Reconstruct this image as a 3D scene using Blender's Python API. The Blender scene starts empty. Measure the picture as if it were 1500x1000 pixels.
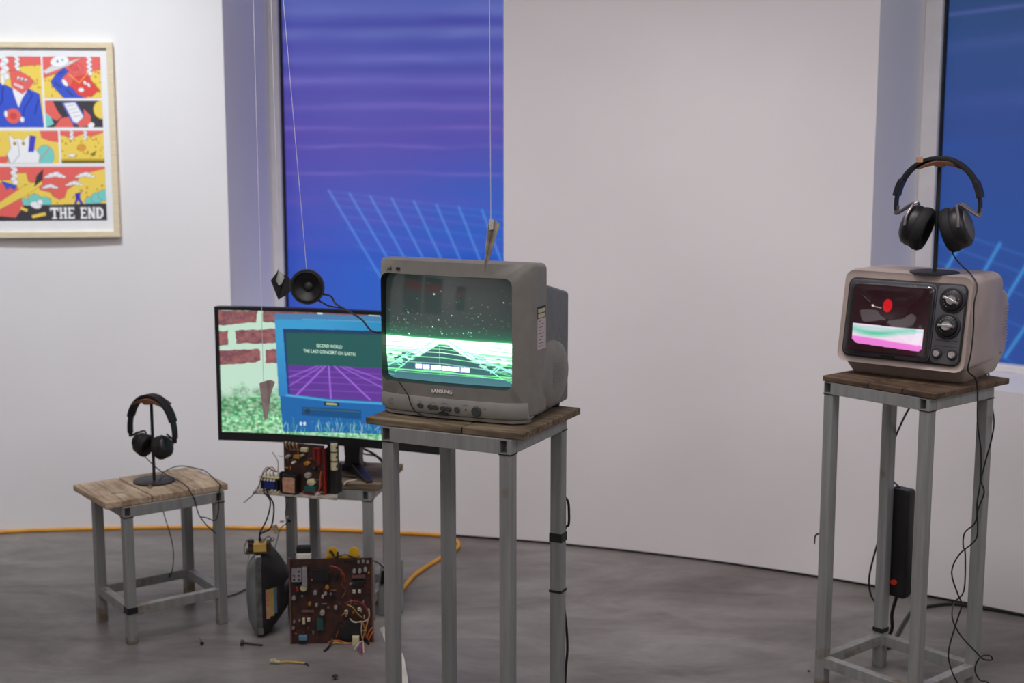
import bpy, math, random
import numpy as np
from mathutils import Vector, Matrix

random.seed(7)
rng = np.random.default_rng(11)
scene = bpy.context.scene
C = scene.collection

# ------------------------------------------------------------ camera, world, light, exposure
CAM_H, F_PX, PITCH = 1.6, 2083.0, math.atan(320 / 2083.0)
cam_data = bpy.data.cameras.new('camera')
cam = bpy.data.objects.new('camera', cam_data)
C.objects.link(cam)
cam.location = (0, 0, CAM_H)
cam.rotation_euler = (math.pi / 2 - PITCH, 0, 0)
cam_data.sensor_width = 36.0
cam_data.lens = 36.0 * F_PX / 1500.0
cam_data.dof.use_dof = True
cam_data.dof.focus_distance = 3.5
cam_data.dof.aperture_fstop = 3.2
scene.camera = cam

world = bpy.data.worlds.new('world')
scene.world = world
world.use_nodes = True
world.node_tree.nodes['Background'].inputs[0].default_value = (0.02, 0.02, 0.022, 1)
scene.view_settings.view_transform = 'Standard'
scene.view_settings.look = 'None'
scene.view_settings.gamma = 1.0
scene.view_settings.use_curve_mapping = False
scene.view_settings.exposure = -0.06

ROOM_C, ROOM_R, ROOM_H = (-1.276, 0.731), 4.762, 3.4


def on_wall(deg, inset=0.0):
    a = math.radians(deg)
    return Vector((ROOM_C[0] + (ROOM_R - inset) * math.cos(a), ROOM_C[1] + (ROOM_R - inset) * math.sin(a), 0))


def aim(o, target):
    o.rotation_euler = (Vector(target) - o.location).to_track_quat('-Z', 'Y').to_euler()


def spot(name, loc, target, watts, angle, blend, radius, color):
    d = bpy.data.lights.new(name, 'SPOT')
    d.energy, d.spot_size, d.spot_blend, d.shadow_soft_size, d.color = watts, math.radians(angle), blend, radius, color
    o = bpy.data.objects.new(name, d)
    C.objects.link(o)
    o.location = loc
    aim(o, target)
    return o


def area(name, loc, target, watts, sx, sy, color):
    d = bpy.data.lights.new(name, 'AREA')
    d.shape, d.size, d.size_y, d.energy, d.color = 'RECTANGLE', sx, sy, watts, color
    o = bpy.data.objects.new(name, d)
    C.objects.link(o)
    o.location = loc
    aim(o, target)
    return o


COOL, WARM = (0.84, 0.93, 1.0), (1.0, 0.935, 0.965)
# a track spot on the picture, weaker ones on the walls behind the camera
pw = on_wall(96)
ps = on_wall(97, 1.7)
spot('ceiling_track_picture_offscreen', (ps.x, ps.y, 3.3), (pw.x, pw.y, 1.42), 190, 66, 1.0, 0.06, COOL)
for deg, tz, w, ang in ((72, .05, 72, 70), (60, .05, 56, 70), (47, .05, 42, 70), (87, .05, 50, 70), (190, 1.6, 150, 90), (212, 1.6, 120, 90)):
    a, b = on_wall(deg, 1.75), on_wall(deg)
    spot('ceiling_track_wall_offscreen', (a.x, a.y, 3.3), (b.x, b.y, tz), w, ang, 1.0, 0.15, WARM)
# soft ceiling panels of the hall
area('ceiling_flood_right_offscreen', (2.45, 1.3, 3.34), (0.2, 5.0, 0.9), 38, 1.1, 0.6, (0.97, 0.95, 1.0))
area('ceiling_panel_offscreen', (-1.0, 2.6, 3.36), (-1.0, 2.6, 0), 40, 3.2, 1.4, WARM)
area('ceiling_panel_offscreen', (-1.3, -0.6, 3.36), (-1.3, -0.6, 0), 48, 3.4, 2.0, WARM)


# ------------------------------------------------------------ pixel helpers (1500 x 1000 frame)
def ray(x, y):
    a, b = (x - 750) / F_PX, (500 - y) / F_PX
    return Vector((a, math.cos(PITCH) + b * math.sin(PITCH), -math.sin(PITCH) + b * math.cos(PITCH)))


def PZ(x, y, z=0.0):
    r = ray(x, y)
    return r * ((z - CAM_H) / r.z) + Vector((0, 0, CAM_H))


def PD(x, y, Y):
    r = ray(x, y)
    return r * (Y / r.y) + Vector((0, 0, CAM_H))


def lin(c):
    c = np.asarray(c, float) / 255.0
    return np.where(c <= 0.04045, c / 12.92, ((c + 0.055) / 1.055) ** 2.4)


def S(r, g, b):
    l = lin((r, g, b))
    return (float(l[0]), float(l[1]), float(l[2]), 1.0)


# ------------------------------------------------------------ materials
def new_mat(name):
    m = bpy.data.materials.new(name)
    m.use_nodes = True
    nt = m.node_tree
    return m, nt, nt.nodes['Principled BSDF'], nt.nodes, nt.links


def pmat(name, c1, c2=None, rough=0.5, metal=0.0, scale=12.0, stretch=(1, 1, 1), bump=0.0, bscale=150.0, lo=0.35, hi=0.65, detail=5.0, spec=0.5, coat=0.0, coords='Object'):
    m, nt, p, N, L = new_mat(name)
    p.inputs['Roughness'].default_value = rough
    p.inputs['Metallic'].default_value = metal
    p.inputs['Specular IOR Level'].default_value = spec
    p.inputs['Coat Weight'].default_value = coat
    if c2 is None:
        c2 = tuple(min(1, v * 0.82) for v in c1[:3]) + (1,)
    tc = N.new('ShaderNodeTexCoord')
    mp = N.new('ShaderNodeMapping')
    mp.inputs['Scale'].default_value = stretch
    L.new(tc.outputs[coords], mp.inputs['Vector'])
    nz = N.new('ShaderNodeTexNoise')
    nz.inputs['Scale'].default_value = scale
    nz.inputs['Detail'].default_value = detail
    L.new(mp.outputs['Vector'], nz.inputs['Vector'])
    cr = N.new('ShaderNodeValToRGB')
    cr.color_ramp.elements[0].position = lo
    cr.color_ramp.elements[1].position = hi
    cr.color_ramp.elements[0].color = c2
    cr.color_ramp.elements[1].color = c1
    L.new(nz.outputs['Fac'], cr.inputs['Fac'])
    L.new(cr.outputs['Color'], p.inputs['Base Color'])
    if bump:
        n2 = N.new('ShaderNodeTexNoise')
        n2.inputs['Scale'].default_value = bscale
        n2.inputs['Detail'].default_value = 3
        L.new(mp.outputs['Vector'], n2.inputs['Vector'])
        bp = N.new('ShaderNodeBump')
        bp.inputs['Strength'].default_value = bump
        bp.inputs['Distance'].default_value = 0.004
        L.new(n2.outputs['Fac'], bp.inputs['Height'])
        L.new(bp.outputs['Normal'], p.inputs['Normal'])
    m.diffuse_color = c1
    return m


def emat(name, strength, rough=0.12, base=(0.004, 0.004, 0.004, 1), spec=0.5):
    """a lit screen or back-lit film: its picture is stored as colours on the mesh"""
    m, nt, p, N, L = new_mat(name)
    at = N.new('ShaderNodeAttribute')
    at.attribute_name = 'picture'
    p.inputs['Base Color'].default_value = base
    p.inputs['Roughness'].default_value = rough
    p.inputs['Specular IOR Level'].default_value = spec
    L.new(at.outputs['Color'], p.inputs['Emission Color'])
    p.inputs['Emission Strength'].default_value = strength
    return m


def printmat(name, rough=0.5):
    m, nt, p, N, L = new_mat(name)
    at = N.new('ShaderNodeAttribute')
    at.attribute_name = 'picture'
    L.new(at.outputs['Color'], p.inputs['Base Color'])
    p.inputs['Roughness'].default_value = rough
    return m


def wood_mat(name, light, dark, grain_axis=0, rough=0.75):
    """weathered board: stretched grain, dark stains"""
    m, nt, p, N, L = new_mat(name)
    p.inputs['Roughness'].default_value = rough
    tc = N.new('ShaderNodeTexCoord')
    oi = N.new('ShaderNodeObjectInfo')
    ad = N.new('ShaderNodeVectorMath')
    ad.operation = 'ADD'
    L.new(tc.outputs['Object'], ad.inputs[0])
    L.new(oi.outputs['Random'], ad.inputs[1])
    mp = N.new('ShaderNodeMapping')
    st = [26, 26, 26]
    st[grain_axis] = 2.2
    mp.inputs['Scale'].default_value = st
    L.new(ad.outputs[0], mp.inputs['Vector'])
    g = N.new('ShaderNodeTexNoise')
    g.inputs['Scale'].default_value = 3.0
    g.inputs['Detail'].default_value = 8
    g.inputs['Distortion'].default_value = 0.6
    L.new(mp.outputs['Vector'], g.inputs['Vector'])
    s = N.new('ShaderNodeTexNoise')
    s.inputs['Scale'].default_value = 9.0
    s.inputs['Detail'].default_value = 4
    L.new(ad.outputs[0], s.inputs['Vector'])
    cr = N.new('ShaderNodeValToRGB')
    cr.color_ramp.elements[0].position, cr.color_ramp.elements[1].position = 0.33, 0.62
    cr.color_ramp.elements[0].color, cr.color_ramp.elements[1].color = dark, light
    L.new(g.outputs['Fac'], cr.inputs['Fac'])
    sr = N.new('ShaderNodeValToRGB')
    sr.color_ramp.elements[0].position, sr.color_ramp.elements[1].position = 0.36, 0.6
    sr.color_ramp.elements[0].color = (0.55, 0.48, 0.41, 1)
    sr.color_ramp.elements[1].color = (1, 1, 1, 1)
    L.new(s.outputs['Fac'], sr.inputs['Fac'])
    mx = N.new('ShaderNodeMix')
    mx.data_type, mx.blend_type = 'RGBA', 'MULTIPLY'
    mx.inputs['Factor'].default_value = 0.8
    L.new(cr.outputs['Color'], mx.inputs['A'])
    L.new(sr.outputs['Color'], mx.inputs['B'])
    L.new(mx.outputs['Result'], p.inputs['Base Color'])
    bp = N.new('ShaderNodeBump')
    bp.inputs['Strength'].default_value = 0.35
    bp.inputs['Distance'].default_value = 0.002
    L.new(g.outputs['Fac'], bp.inputs['Height'])
    L.new(bp.outputs['Normal'], p.inputs['Normal'])
    return m


def steel_mat(name, c1, c2):
    """dull zinc-grey steel with streaks; rust blotches near feet and welds"""
    m, nt, p, N, L = new_mat(name)
    p.inputs['Metallic'].default_value = 0.25
    p.inputs['Roughness'].default_value = 0.5
    geo = N.new('ShaderNodeNewGeometry')
    mp = N.new('ShaderNodeMapping')
    mp.inputs['Scale'].default_value = (60, 60, 5)
    L.new(geo.outputs['Position'], mp.inputs['Vector'])
    g = N.new('ShaderNodeTexNoise')
    g.inputs['Scale'].default_value = 1.0
    g.inputs['Detail'].default_value = 6
    L.new(mp.outputs['Vector'], g.inputs['Vector'])
    cr = N.new('ShaderNodeValToRGB')
    cr.color_ramp.elements[0].position, cr.color_ramp.elements[1].position = 0.3, 0.7
    cr.color_ramp.elements[0].color, cr.color_ramp.elements[1].color = c2, c1
    L.new(g.outputs['Fac'], cr.inputs['Fac'])
    r = N.new('ShaderNodeTexNoise')
    r.inputs['Scale'].default_value = 14.0
    r.inputs['Detail'].default_value = 6
    L.new(geo.outputs['Position'], r.inputs['Vector'])
    sx = N.new('ShaderNodeSeparateXYZ')
    L.new(geo.outputs['Position'], sx.inputs[0])
    mr = N.new('ShaderNodeMapRange')
    mr.inputs['From Min'].default_value, mr.inputs['From Max'].default_value = 0.0, 0.16
    mr.inputs['To Min'].default_value, mr.inputs['To Max'].default_value = 0.16, -0.08
    L.new(sx.outputs['Z'], mr.inputs['Value'])
    a = N.new('ShaderNodeMath')
    a.operation = 'ADD'
    L.new(r.outputs['Fac'], a.inputs[0])
    L.new(mr.outputs['Result'], a.inputs[1])
    rr = N.new('ShaderNodeValToRGB')
    rr.color_ramp.elements[0].position, rr.color_ramp.elements[1].position = 0.6, 0.72
    L.new(a.outputs[0], rr.inputs['Fac'])
    mx = N.new('ShaderNodeMix')
    mx.data_type = 'RGBA'
    L.new(rr.outputs['Color'], mx.inputs['Factor'])
    L.new(cr.outputs['Color'], mx.inputs['A'])
    mx.inputs['B'].default_value = S(124, 110, 84)
    L.new(mx.outputs['Result'], p.inputs['Base Color'])
    return m


def concrete_mat():
    m, nt, p, N, L = new_mat('polished_concrete')
    geo = N.new('ShaderNodeNewGeometry')

    def noise(scale, detail, st, dist=0.0, rot=0.0):
        mp = N.new('ShaderNodeMapping')
        mp.inputs['Scale'].default_value = st
        mp.inputs['Rotation'].default_value = (0, 0, rot)
        L.new(geo.outputs['Position'], mp.inputs['Vector'])
        n = N.new('ShaderNodeTexNoise')
        n.inputs['Scale'].default_value = scale
        n.inputs['Detail'].default_value = detail
        n.inputs['Distortion'].default_value = dist
        n.inputs['Roughness'].default_value = 0.64
        L.new(mp.outputs['Vector'], n.inputs['Vector'])
        return n

    a = noise(1.2, 9, (0.8, 1.3, 1), 0.8)
    b = noise(3.4, 10, (0.7, 1.6, 1), 0.9, 0.25)
    c = noise(30, 4, (1, 1, 1))
    m1 = N.new('ShaderNodeMath')
    m1.operation = 'MULTIPLY_ADD'
    L.new(a.outputs['Fac'], m1.inputs[0])
    m1.inputs[1].default_value = 0.55
    m2 = N.new('ShaderNodeMath')
    m2.operation = 'MULTIPLY_ADD'
    L.new(b.outputs['Fac'], m2.inputs[0])
    m2.inputs[1].default_value = 0.38
    m3 = N.new('ShaderNodeMath')
    m3.operation = 'MULTIPLY'
    L.new(c.outputs['Fac'], m3.inputs[0])
    m3.inputs[1].default_value = 0.07
    L.new(m3.outputs[0], m2.inputs[2])
    L.new(m2.outputs[0], m1.inputs[2])
    cr = N.new('ShaderNodeValToRGB')
    e = cr.color_ramp.elements
    e[0].position, e[0].color = 0.36, S(90, 85, 81)
    e[1].position, e[1].color = 0.64, S(146, 142, 139)
    k = e.new(0.5)
    k.color = S(120, 115, 112)
    L.new(m1.outputs[0], cr.inputs['Fac'])
    L.new(cr.outputs['Color'], p.inputs['Base Color'])
    rr = N.new('ShaderNodeMapRange')
    rr.inputs['From Min'].default_value, rr.inputs['From Max'].default_value = 0.3, 0.7
    rr.inputs['To Min'].default_value, rr.inputs['To Max'].default_value = 0.5, 0.36
    L.new(b.outputs['Fac'], rr.inputs['Value'])
    L.new(rr.outputs['Result'], p.inputs['Roughness'])
    p.inputs['Specular IOR Level'].default_value = 0.4
    bp = N.new('ShaderNodeBump')
    bp.inputs['Strength'].default_value = 0.06
    bp.inputs['Distance'].default_value = 0.01
    L.new(b.outputs['Fac'], bp.inputs['Height'])
    L.new(bp.outputs['Normal'], p.inputs['Normal'])
    return m


M = {}
M['wall'] = pmat('white_wall_paint', S(236, 233, 232), S(230, 227, 226), rough=0.85, scale=1.3, bump=0.05, bscale=60, spec=0.25)
M['ceil'] = pmat('ceiling_paint', S(190, 188, 188), S(182, 180, 180), rough=0.9, scale=2)
M['floor'] = concrete_mat()
M['frame_white'] = pmat('window_frame_white', S(232, 230, 228), S(224, 222, 220), rough=0.4)
M['gasket'] = pmat('gasket_black', S(28, 26, 30), rough=0.6)
M['steel'] = steel_mat('zinc_grey_steel', S(160, 161, 159), S(140, 141, 139))
M['weld'] = pmat('burnt_weld', S(74, 60, 42), S(30, 27, 24), rough=0.7, scale=90, metal=0.3)
M['tape'] = pmat('black_tape', S(26, 26, 27), S(20, 20, 20), rough=0.5)
M['wood_grey'] = wood_mat('weathered_pale_board', S(208, 188, 160), S(160, 138, 110), 1)
M['wood_brown'] = wood_mat('brown_board', S(136, 119, 95), S(80, 69, 52), 0)
M['wood_dark'] = wood_mat('dark_board', S(112, 90, 68), S(58, 46, 36), 0)
M['walnut'] = wood_mat('walnut', S(130, 84, 52), S(92, 56, 34), 0, 0.5)
M['black'] = pmat('black_plastic', S(24, 24, 26), S(18, 18, 20), rough=0.42, scale=40)
M['black_soft'] = pmat('black_leatherette', S(16, 16, 17), S(10, 10, 11), rough=0.7, scale=60, bump=0.2, bscale=300)
M['black_metal'] = pmat('black_powder_coat', S(34, 34, 37), S(28, 28, 31), rough=0.5, scale=60)
M['rubber'] = pmat('black_cable', S(20, 20, 21), S(15, 15, 16), rough=0.5)
M['chrome'] = pmat('brushed_metal', S(205, 203, 200), S(170, 168, 166), rough=0.25, metal=0.9, scale=60)
M['silver'] = pmat('silver_plastic', S(150, 142, 142), S(120, 113, 113), rough=0.35, metal=0.5)
M['tv_grey'] = pmat('tv_warm_grey_plastic', S(138, 135, 126), S(130, 127, 119), rough=0.5, scale=30, bump=0.08, bscale=700)
M['tv_grey2'] = pmat('tv_light_grey_panel', S(158, 156, 149), S(150, 148, 142), rough=0.45, scale=30)
M['tv_dark'] = pmat('tv_dark_recess', S(38, 40, 38), S(30, 32, 30), rough=0.5)
M['btn'] = pmat('tv_button_grey', S(66, 68, 66), S(56, 58, 56), rough=0.45)
M['tv_back'] = pmat('tv_back_housing', S(114, 116, 115), S(104, 106, 105), rough=0.55, scale=40)
M['cream'] = pmat('portable_tv_cream', S(182, 166, 156), S(168, 152, 143), rough=0.45, scale=12)
M['panel'] = pmat('portable_tv_grey_panel', S(84, 84, 88), S(74, 74, 78), rough=0.45)
M['white'] = pmat('white_plastic', S(226, 222, 210), S(206, 202, 190), rough=0.5)
M['ivory'] = pmat('ivory_plastic', S(206, 198, 158), S(184, 176, 138), rough=0.5)
M['pcb'] = pmat('brown_circuit_board', S(72, 42, 31), S(40, 24, 19), rough=0.5, scale=30, detail=8)
M['pcb_edge'] = pmat('board_edge_rail', S(112, 80, 72), S(88, 60, 54), rough=0.5)
M['cap_black'] = pmat('black_component', S(26, 25, 27), S(18, 18, 19), rough=0.4)
M['cap_white'] = pmat('pale_component_top', S(170, 164, 156), S(134, 128, 122), rough=0.4)
M['cap_silver'] = pmat('silver_component', S(176, 174, 176), S(140, 138, 140), rough=0.35, metal=0.6)
M['cap_amber'] = pmat('amber_component', S(176, 128, 40), S(130, 92, 30), rough=0.4)
M['red'] = pmat('red_component', S(150, 34, 26), S(110, 24, 20), rough=0.4)
M['blue'] = pmat('blue_component', S(40, 58, 150), S(26, 38, 104), rough=0.4)
M['teal'] = pmat('teal_component', S(30, 84, 80), S(22, 60, 58), rough=0.4)
M['steelblue'] = pmat('pale_blue_component', S(96, 138, 164), S(76, 110, 134), rough=0.4)
M['copper'] = pmat('copper_wire', S(150, 88, 48), S(110, 60, 34), rough=0.4, metal=0.5, scale=60)
M['paper'] = pmat('browned_paper_label', S(196, 156, 126), S(176, 122, 96), rough=0.8, scale=70)
M['wire_white'] = pmat('pale_wire', S(206, 196, 184), S(180, 168, 156), rough=0.5)
M['wire_red'] = pmat('red_wire', S(178, 56, 50), S(140, 40, 36), rough=0.5)
M['wire_orange'] = pmat('orange_wire', S(206, 110, 40), S(170, 86, 30), rough=0.5)
M['wire_violet'] = pmat('violet_wire', S(112, 70, 130), S(90, 54, 106), rough=0.5)
M['wire_yellow'] = pmat('yellow_wire', S(206, 172, 90), S(176, 142, 70), rough=0.5)
M['orange'] = pmat('orange_cord', S(226, 160, 40), S(206, 140, 30), rough=0.45)
M['yellow'] = pmat('yellow_plastic', S(214, 168, 24), S(190, 146, 18), rough=0.45)
M['glassgrey'] = pmat('picture_tube_glass', S(112, 118, 116), S(96, 102, 100), rough=0.12, spec=0.7)
M['graphite'] = pmat('graphite_coating', S(34, 33, 32), S(22, 22, 22), rough=0.6, scale=30)
M['band'] = pmat('tension_band', S(120, 122, 118), S(80, 82, 80), rough=0.45, metal=0.5, scale=30)
M['sheet'] = pmat('dull_sheet_metal', S(196, 190, 178), S(150, 142, 130), rough=0.42, metal=0.25, scale=40)
M['sheet_mauve'] = pmat('grey_metal_shard', S(178, 160, 156), S(160, 142, 138), rough=0.55, metal=0.0, scale=30)
M['torn'] = pmat('torn_pale_foam', S(198, 202, 194), S(176, 182, 174), rough=0.8, scale=60)
M['string'] = pmat('white_nylon_string', S(236, 234, 240), S(226, 224, 230), rough=0.4)
M['frame_cream'] = pmat('cream_wood_frame', S(232, 216, 184), S(222, 204, 170), rough=0.5, scale=20, stretch=(1, 1, 6))
M['mat_white'] = pmat('white_print_paper', S(240, 240, 240), S(236, 236, 236), rough=0.8)
M['print'] = printmat('screen_print')
M['logo'] = pmat('silver_logo', S(244, 243, 240), S(236, 234, 230), rough=0.3, metal=0.0)
M['ink'] = pmat('dark_ink', S(52, 52, 50), S(44, 44, 42), rough=0.6)
M['ink_pale'] = pmat('pale_ink', S(150, 150, 152), S(140, 140, 142), rough=0.6)
M['bolt'] = pmat('rusty_bolt', S(92, 76, 58), S(58, 48, 38), rough=0.5, metal=0.6, scale=90)
M['crt'] = emat('picture_tube_screen', 1.18, 0.06, (0.085, 0.105, 0.1, 1), 0.75)
M['crt2'] = emat('small_tube_screen', 1.1, 0.08, (0.006, 0.004, 0.005, 1), 0.6)
M['lcd'] = emat('monitor_screen', 1.15, 0.35, (0.01, 0.01, 0.01, 1), 0.3)
M['film'] = emat('backlit_window_film', 1.03, 0.5, (0.03, 0.03, 0.05, 1), 0.2)
M['red_lamp'] = pmat('red_switch', S(200, 50, 24), S(180, 40, 20), rough=0.3)


M['panel_dark'] = pmat('dark_basket', S(52, 52, 50), S(42, 42, 41), rough=.5)
M['poster_teal'] = pmat('poster_teal', S(60, 150, 146), S(34, 96, 98), rough=.6, scale=6)
M['poster_red'] = pmat('poster_red', S(236, 84, 72), S(206, 60, 70), rough=.6, scale=9)


def visor_mat():
    m = bpy.data.materials.new('clear_screen_visor')
    m.use_nodes = True
    N, L = m.node_tree.nodes, m.node_tree.links
    N.clear()
    out = N.new('ShaderNodeOutputMaterial')
    mx = N.new('ShaderNodeMixShader')
    tr = N.new('ShaderNodeBsdfTransparent')
    gl = N.new('ShaderNodeBsdfGlossy')
    gl.inputs['Roughness'].default_value = 0.04
    tr.inputs['Color'].default_value = (0.9, 0.9, 0.91, 1)
    fr = N.new('ShaderNodeFresnel')
    fr.inputs['IOR'].default_value = 1.4
    L.new(fr.outputs[0], mx.inputs[0])
    L.new(tr.outputs[0], mx.inputs[1])
    L.new(gl.outputs[0], mx.inputs[2])
    L.new(mx.outputs[0], out.inputs['Surface'])
    return m


M['visor'] = visor_mat()


# ------------------------------------------------------------ mesh helpers
class MB:
    def __init__(self):
        self.v, self.f, self.m, self.mi = [], [], [], 0

    def add(self, vs, fs):
        o = len(self.v)
        self.v += [tuple(p) for p in vs]
        self.f += [tuple(i + o for i in f) for f in fs]
        self.m += [self.mi] * len(fs)
        return self

    def mat(self, i):
        self.mi = i
        return self

    def box(self, x0, x1, y0, y1, z0, z1, taper=None):
        vs = [(x0, y0, z0), (x1, y0, z0), (x1, y1, z0), (x0, y1, z0), (x0, y0, z1), (x1, y0, z1), (x1, y1, z1), (x0, y1, z1)]
        return self.add(vs, [(0, 3, 2, 1), (4, 5, 6, 7), (0, 1, 5, 4), (1, 2, 6, 5), (2, 3, 7, 6), (3, 0, 4, 7)])

    def loft(self, rings, cap0=True, cap1=True):
        n = len(rings[0])
        vs = [p for r in rings for p in r]
        fs = []
        for k in range(len(rings) - 1):
            for i in range(n):
                j = (i + 1) % n
                fs.append((k * n + i, k * n + j, (k + 1) * n + j, (k + 1) * n + i))
        if cap0:
            fs.append(tuple(range(n - 1, -1, -1)))
        if cap1:
            o = (len(rings) - 1) * n
            fs.append(tuple(range(o, o + n)))
        return self.add(vs, fs)

    def cyl(self, p0, p1, r0, r1=None, n=16, squash=1.0):
        p0, p1 = Vector(p0), Vector(p1)
        r1 = r0 if r1 is None else r1
        d = (p1 - p0).normalized()
        u = d.orthogonal().normalized()
        if abs(d.z) < 0.9:
            u = d.cross(Vector((0, 0, 1))).normalized()
        w = d.cross(u)
        ring = lambda p, r: [p + u * (r * math.cos(t)) + w * (r * squash * math.sin(t)) for t in [2 * math.pi * i / n for i in range(n)]]
        return self.loft([ring(p0, r0), ring(p1, r1)])

    def lathe(self, p0, axis, prof, n=24, cap0=True, cap1=True):
        """prof: (distance along axis, radius)"""
        p0, d = Vector(p0), Vector(axis).normalized()
        u = d.orthogonal().normalized()
        w = d.cross(u)
        rings = [[p0 + d * a + (u * math.cos(t) + w * math.sin(t)) * r for t in [2 * math.pi * i / n for i in range(n)]] for a, r in prof]
        return self.loft(rings, cap0, cap1)

    def tube(self, pts, r, n=8, smooth=4):
        pts = [Vector(p) for p in pts]
        if smooth and len(pts) > 2:
            q = []
            P = [pts[0]] + pts + [pts[-1]]
            for i in range(1, len(P) - 2):
                for k in range(smooth):
                    t = k / smooth
                    a, b, c, d = P[i - 1], P[i], P[i + 1], P[i + 2]
                    q.append(0.5 * ((2 * b) + (c - a) * t + (2 * a - 5 * b + 4 * c - d) * t * t + (3 * b - a - 3 * c + d) * t ** 3))
            q.append(pts[-1])
            pts = q
        rings, u = [], None
        for i, p in enumerate(pts):
            d = (pts[min(i + 1, len(pts) - 1)] - pts[max(i - 1, 0)])
            if d.length < 1e-9:
                d = Vector((0, 0, 1))
            d.normalize()
            if u is None:
                u = d.orthogonal().normalized()
            u = (u - d * u.dot(d))
            u = u.normalized() if u.length > 1e-6 else d.orthogonal().normalized()
            w = d.cross(u)
            rings.append([p + (u * math.cos(t) + w * math.sin(t)) * r for t in [2 * math.pi * k / n for k in range(n)]])
        return self.loft(rings)

    def prism(self, pts, y0, y1):
        """outline in x,z extruded along y"""
        return self.loft([[(x, y0, z) for x, z in pts], [(x, y1, z) for x, z in pts]])

    def build(self, name, mats, parent=None, smooth=False, bevel=0.0, seg=2, world=False):
        me = bpy.data.meshes.new(name)
        vs = self.v
        if world and parent is not None:
            inv = parent.matrix_basis.inverted()
            vs = [tuple(inv @ Vector(p)) for p in vs]
        me.from_pydata([tuple(p) for p in vs], [], self.f)
        for mt in (mats if isinstance(mats, (list, tuple)) else [mats]):
            me.materials.append(mt)
        me.polygons.foreach_set('material_index', self.m)
        me.update()
        if smooth:
            me.polygons.foreach_set('use_smooth', [True] * len(self.f))
            try:
                me.set_sharp_from_angle(angle=math.radians(38))
            except Exception:
                pass
        o = bpy.data.objects.new(name, me)
        C.objects.link(o)
        o.parent = parent
        if bevel:
            b = o.modifiers.new('bevel', 'BEVEL')
            b.width, b.segments, b.limit_method, b.angle_limit = bevel, seg, 'ANGLE', math.radians(40)
        return o


def tag(o, label=None, cat=None, group=None, kind=None):
    for k, v in (('label', label), ('category', cat), ('group', group), ('kind', kind)):
        if v:
            o[k] = v
    return o


def thing(name, label, cat, loc=(0, 0, 0), rz=0.0, group=None):
    o = bpy.data.objects.new(name, None)
    o.empty_display_size = 0.05
    C.objects.link(o)
    o.location = loc
    o.rotation_euler = (0, 0, rz)
    o.matrix_basis = Matrix.Translation(Vector(loc)) @ Matrix.Rotation(rz, 4, 'Z')
    return tag(o, label, cat, group)


def rrect(w, h, r, cx=0.0, cz=0.0, n=5):
    """rounded rectangle outline in x,z, counter-clockwise"""
    pts = []
    for (sx, sz, a0) in ((1, 1, 0), (-1, 1, 90), (-1, -1, 180), (1, -1, 270)):
        for k in range(n):
            a = math.radians(a0 + 90.0 * k / (n - 1))
            pts.append((cx + sx * (w / 2 - r) + r * math.cos(a), cz + sz * (h / 2 - r) + r * math.sin(a)))
    return pts


def text_obj(txt, size, mat, parent, loc, rot=(math.pi / 2, 0, 0), name='lettering', sx=1.0, depth=0.0004, align='CENTER', bold=0.0, shear=0.0):
    cu = bpy.data.curves.new('t', 'FONT')
    cu.body, cu.size, cu.extrude, cu.align_x, cu.align_y, cu.offset, cu.shear = txt, size, depth, align, 'CENTER', bold, shear
    t = bpy.data.objects.new('t', cu)
    C.objects.link(t)
    bpy.context.view_layer.update()
    dg = bpy.context.evaluated_depsgraph_get()
    me = bpy.data.meshes.new_from_object(t.evaluated_get(dg))
    bpy.data.objects.remove(t)
    bpy.data.curves.remove(cu)
    me.transform(Matrix.Translation(Vector(loc)) @ Matrix.Rotation(rot[2], 4, 'Z') @ Matrix.Rotation(rot[1], 4, 'Y') @ Matrix.Rotation(rot[0], 4, 'X') @ Matrix.Diagonal((sx, 1, 1, 1)))
    me.materials.clear()
    me.materials.append(mat)
    o = bpy.data.objects.new(name, me)
    C.objects.link(o)
    o.parent = parent
    return o


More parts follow.
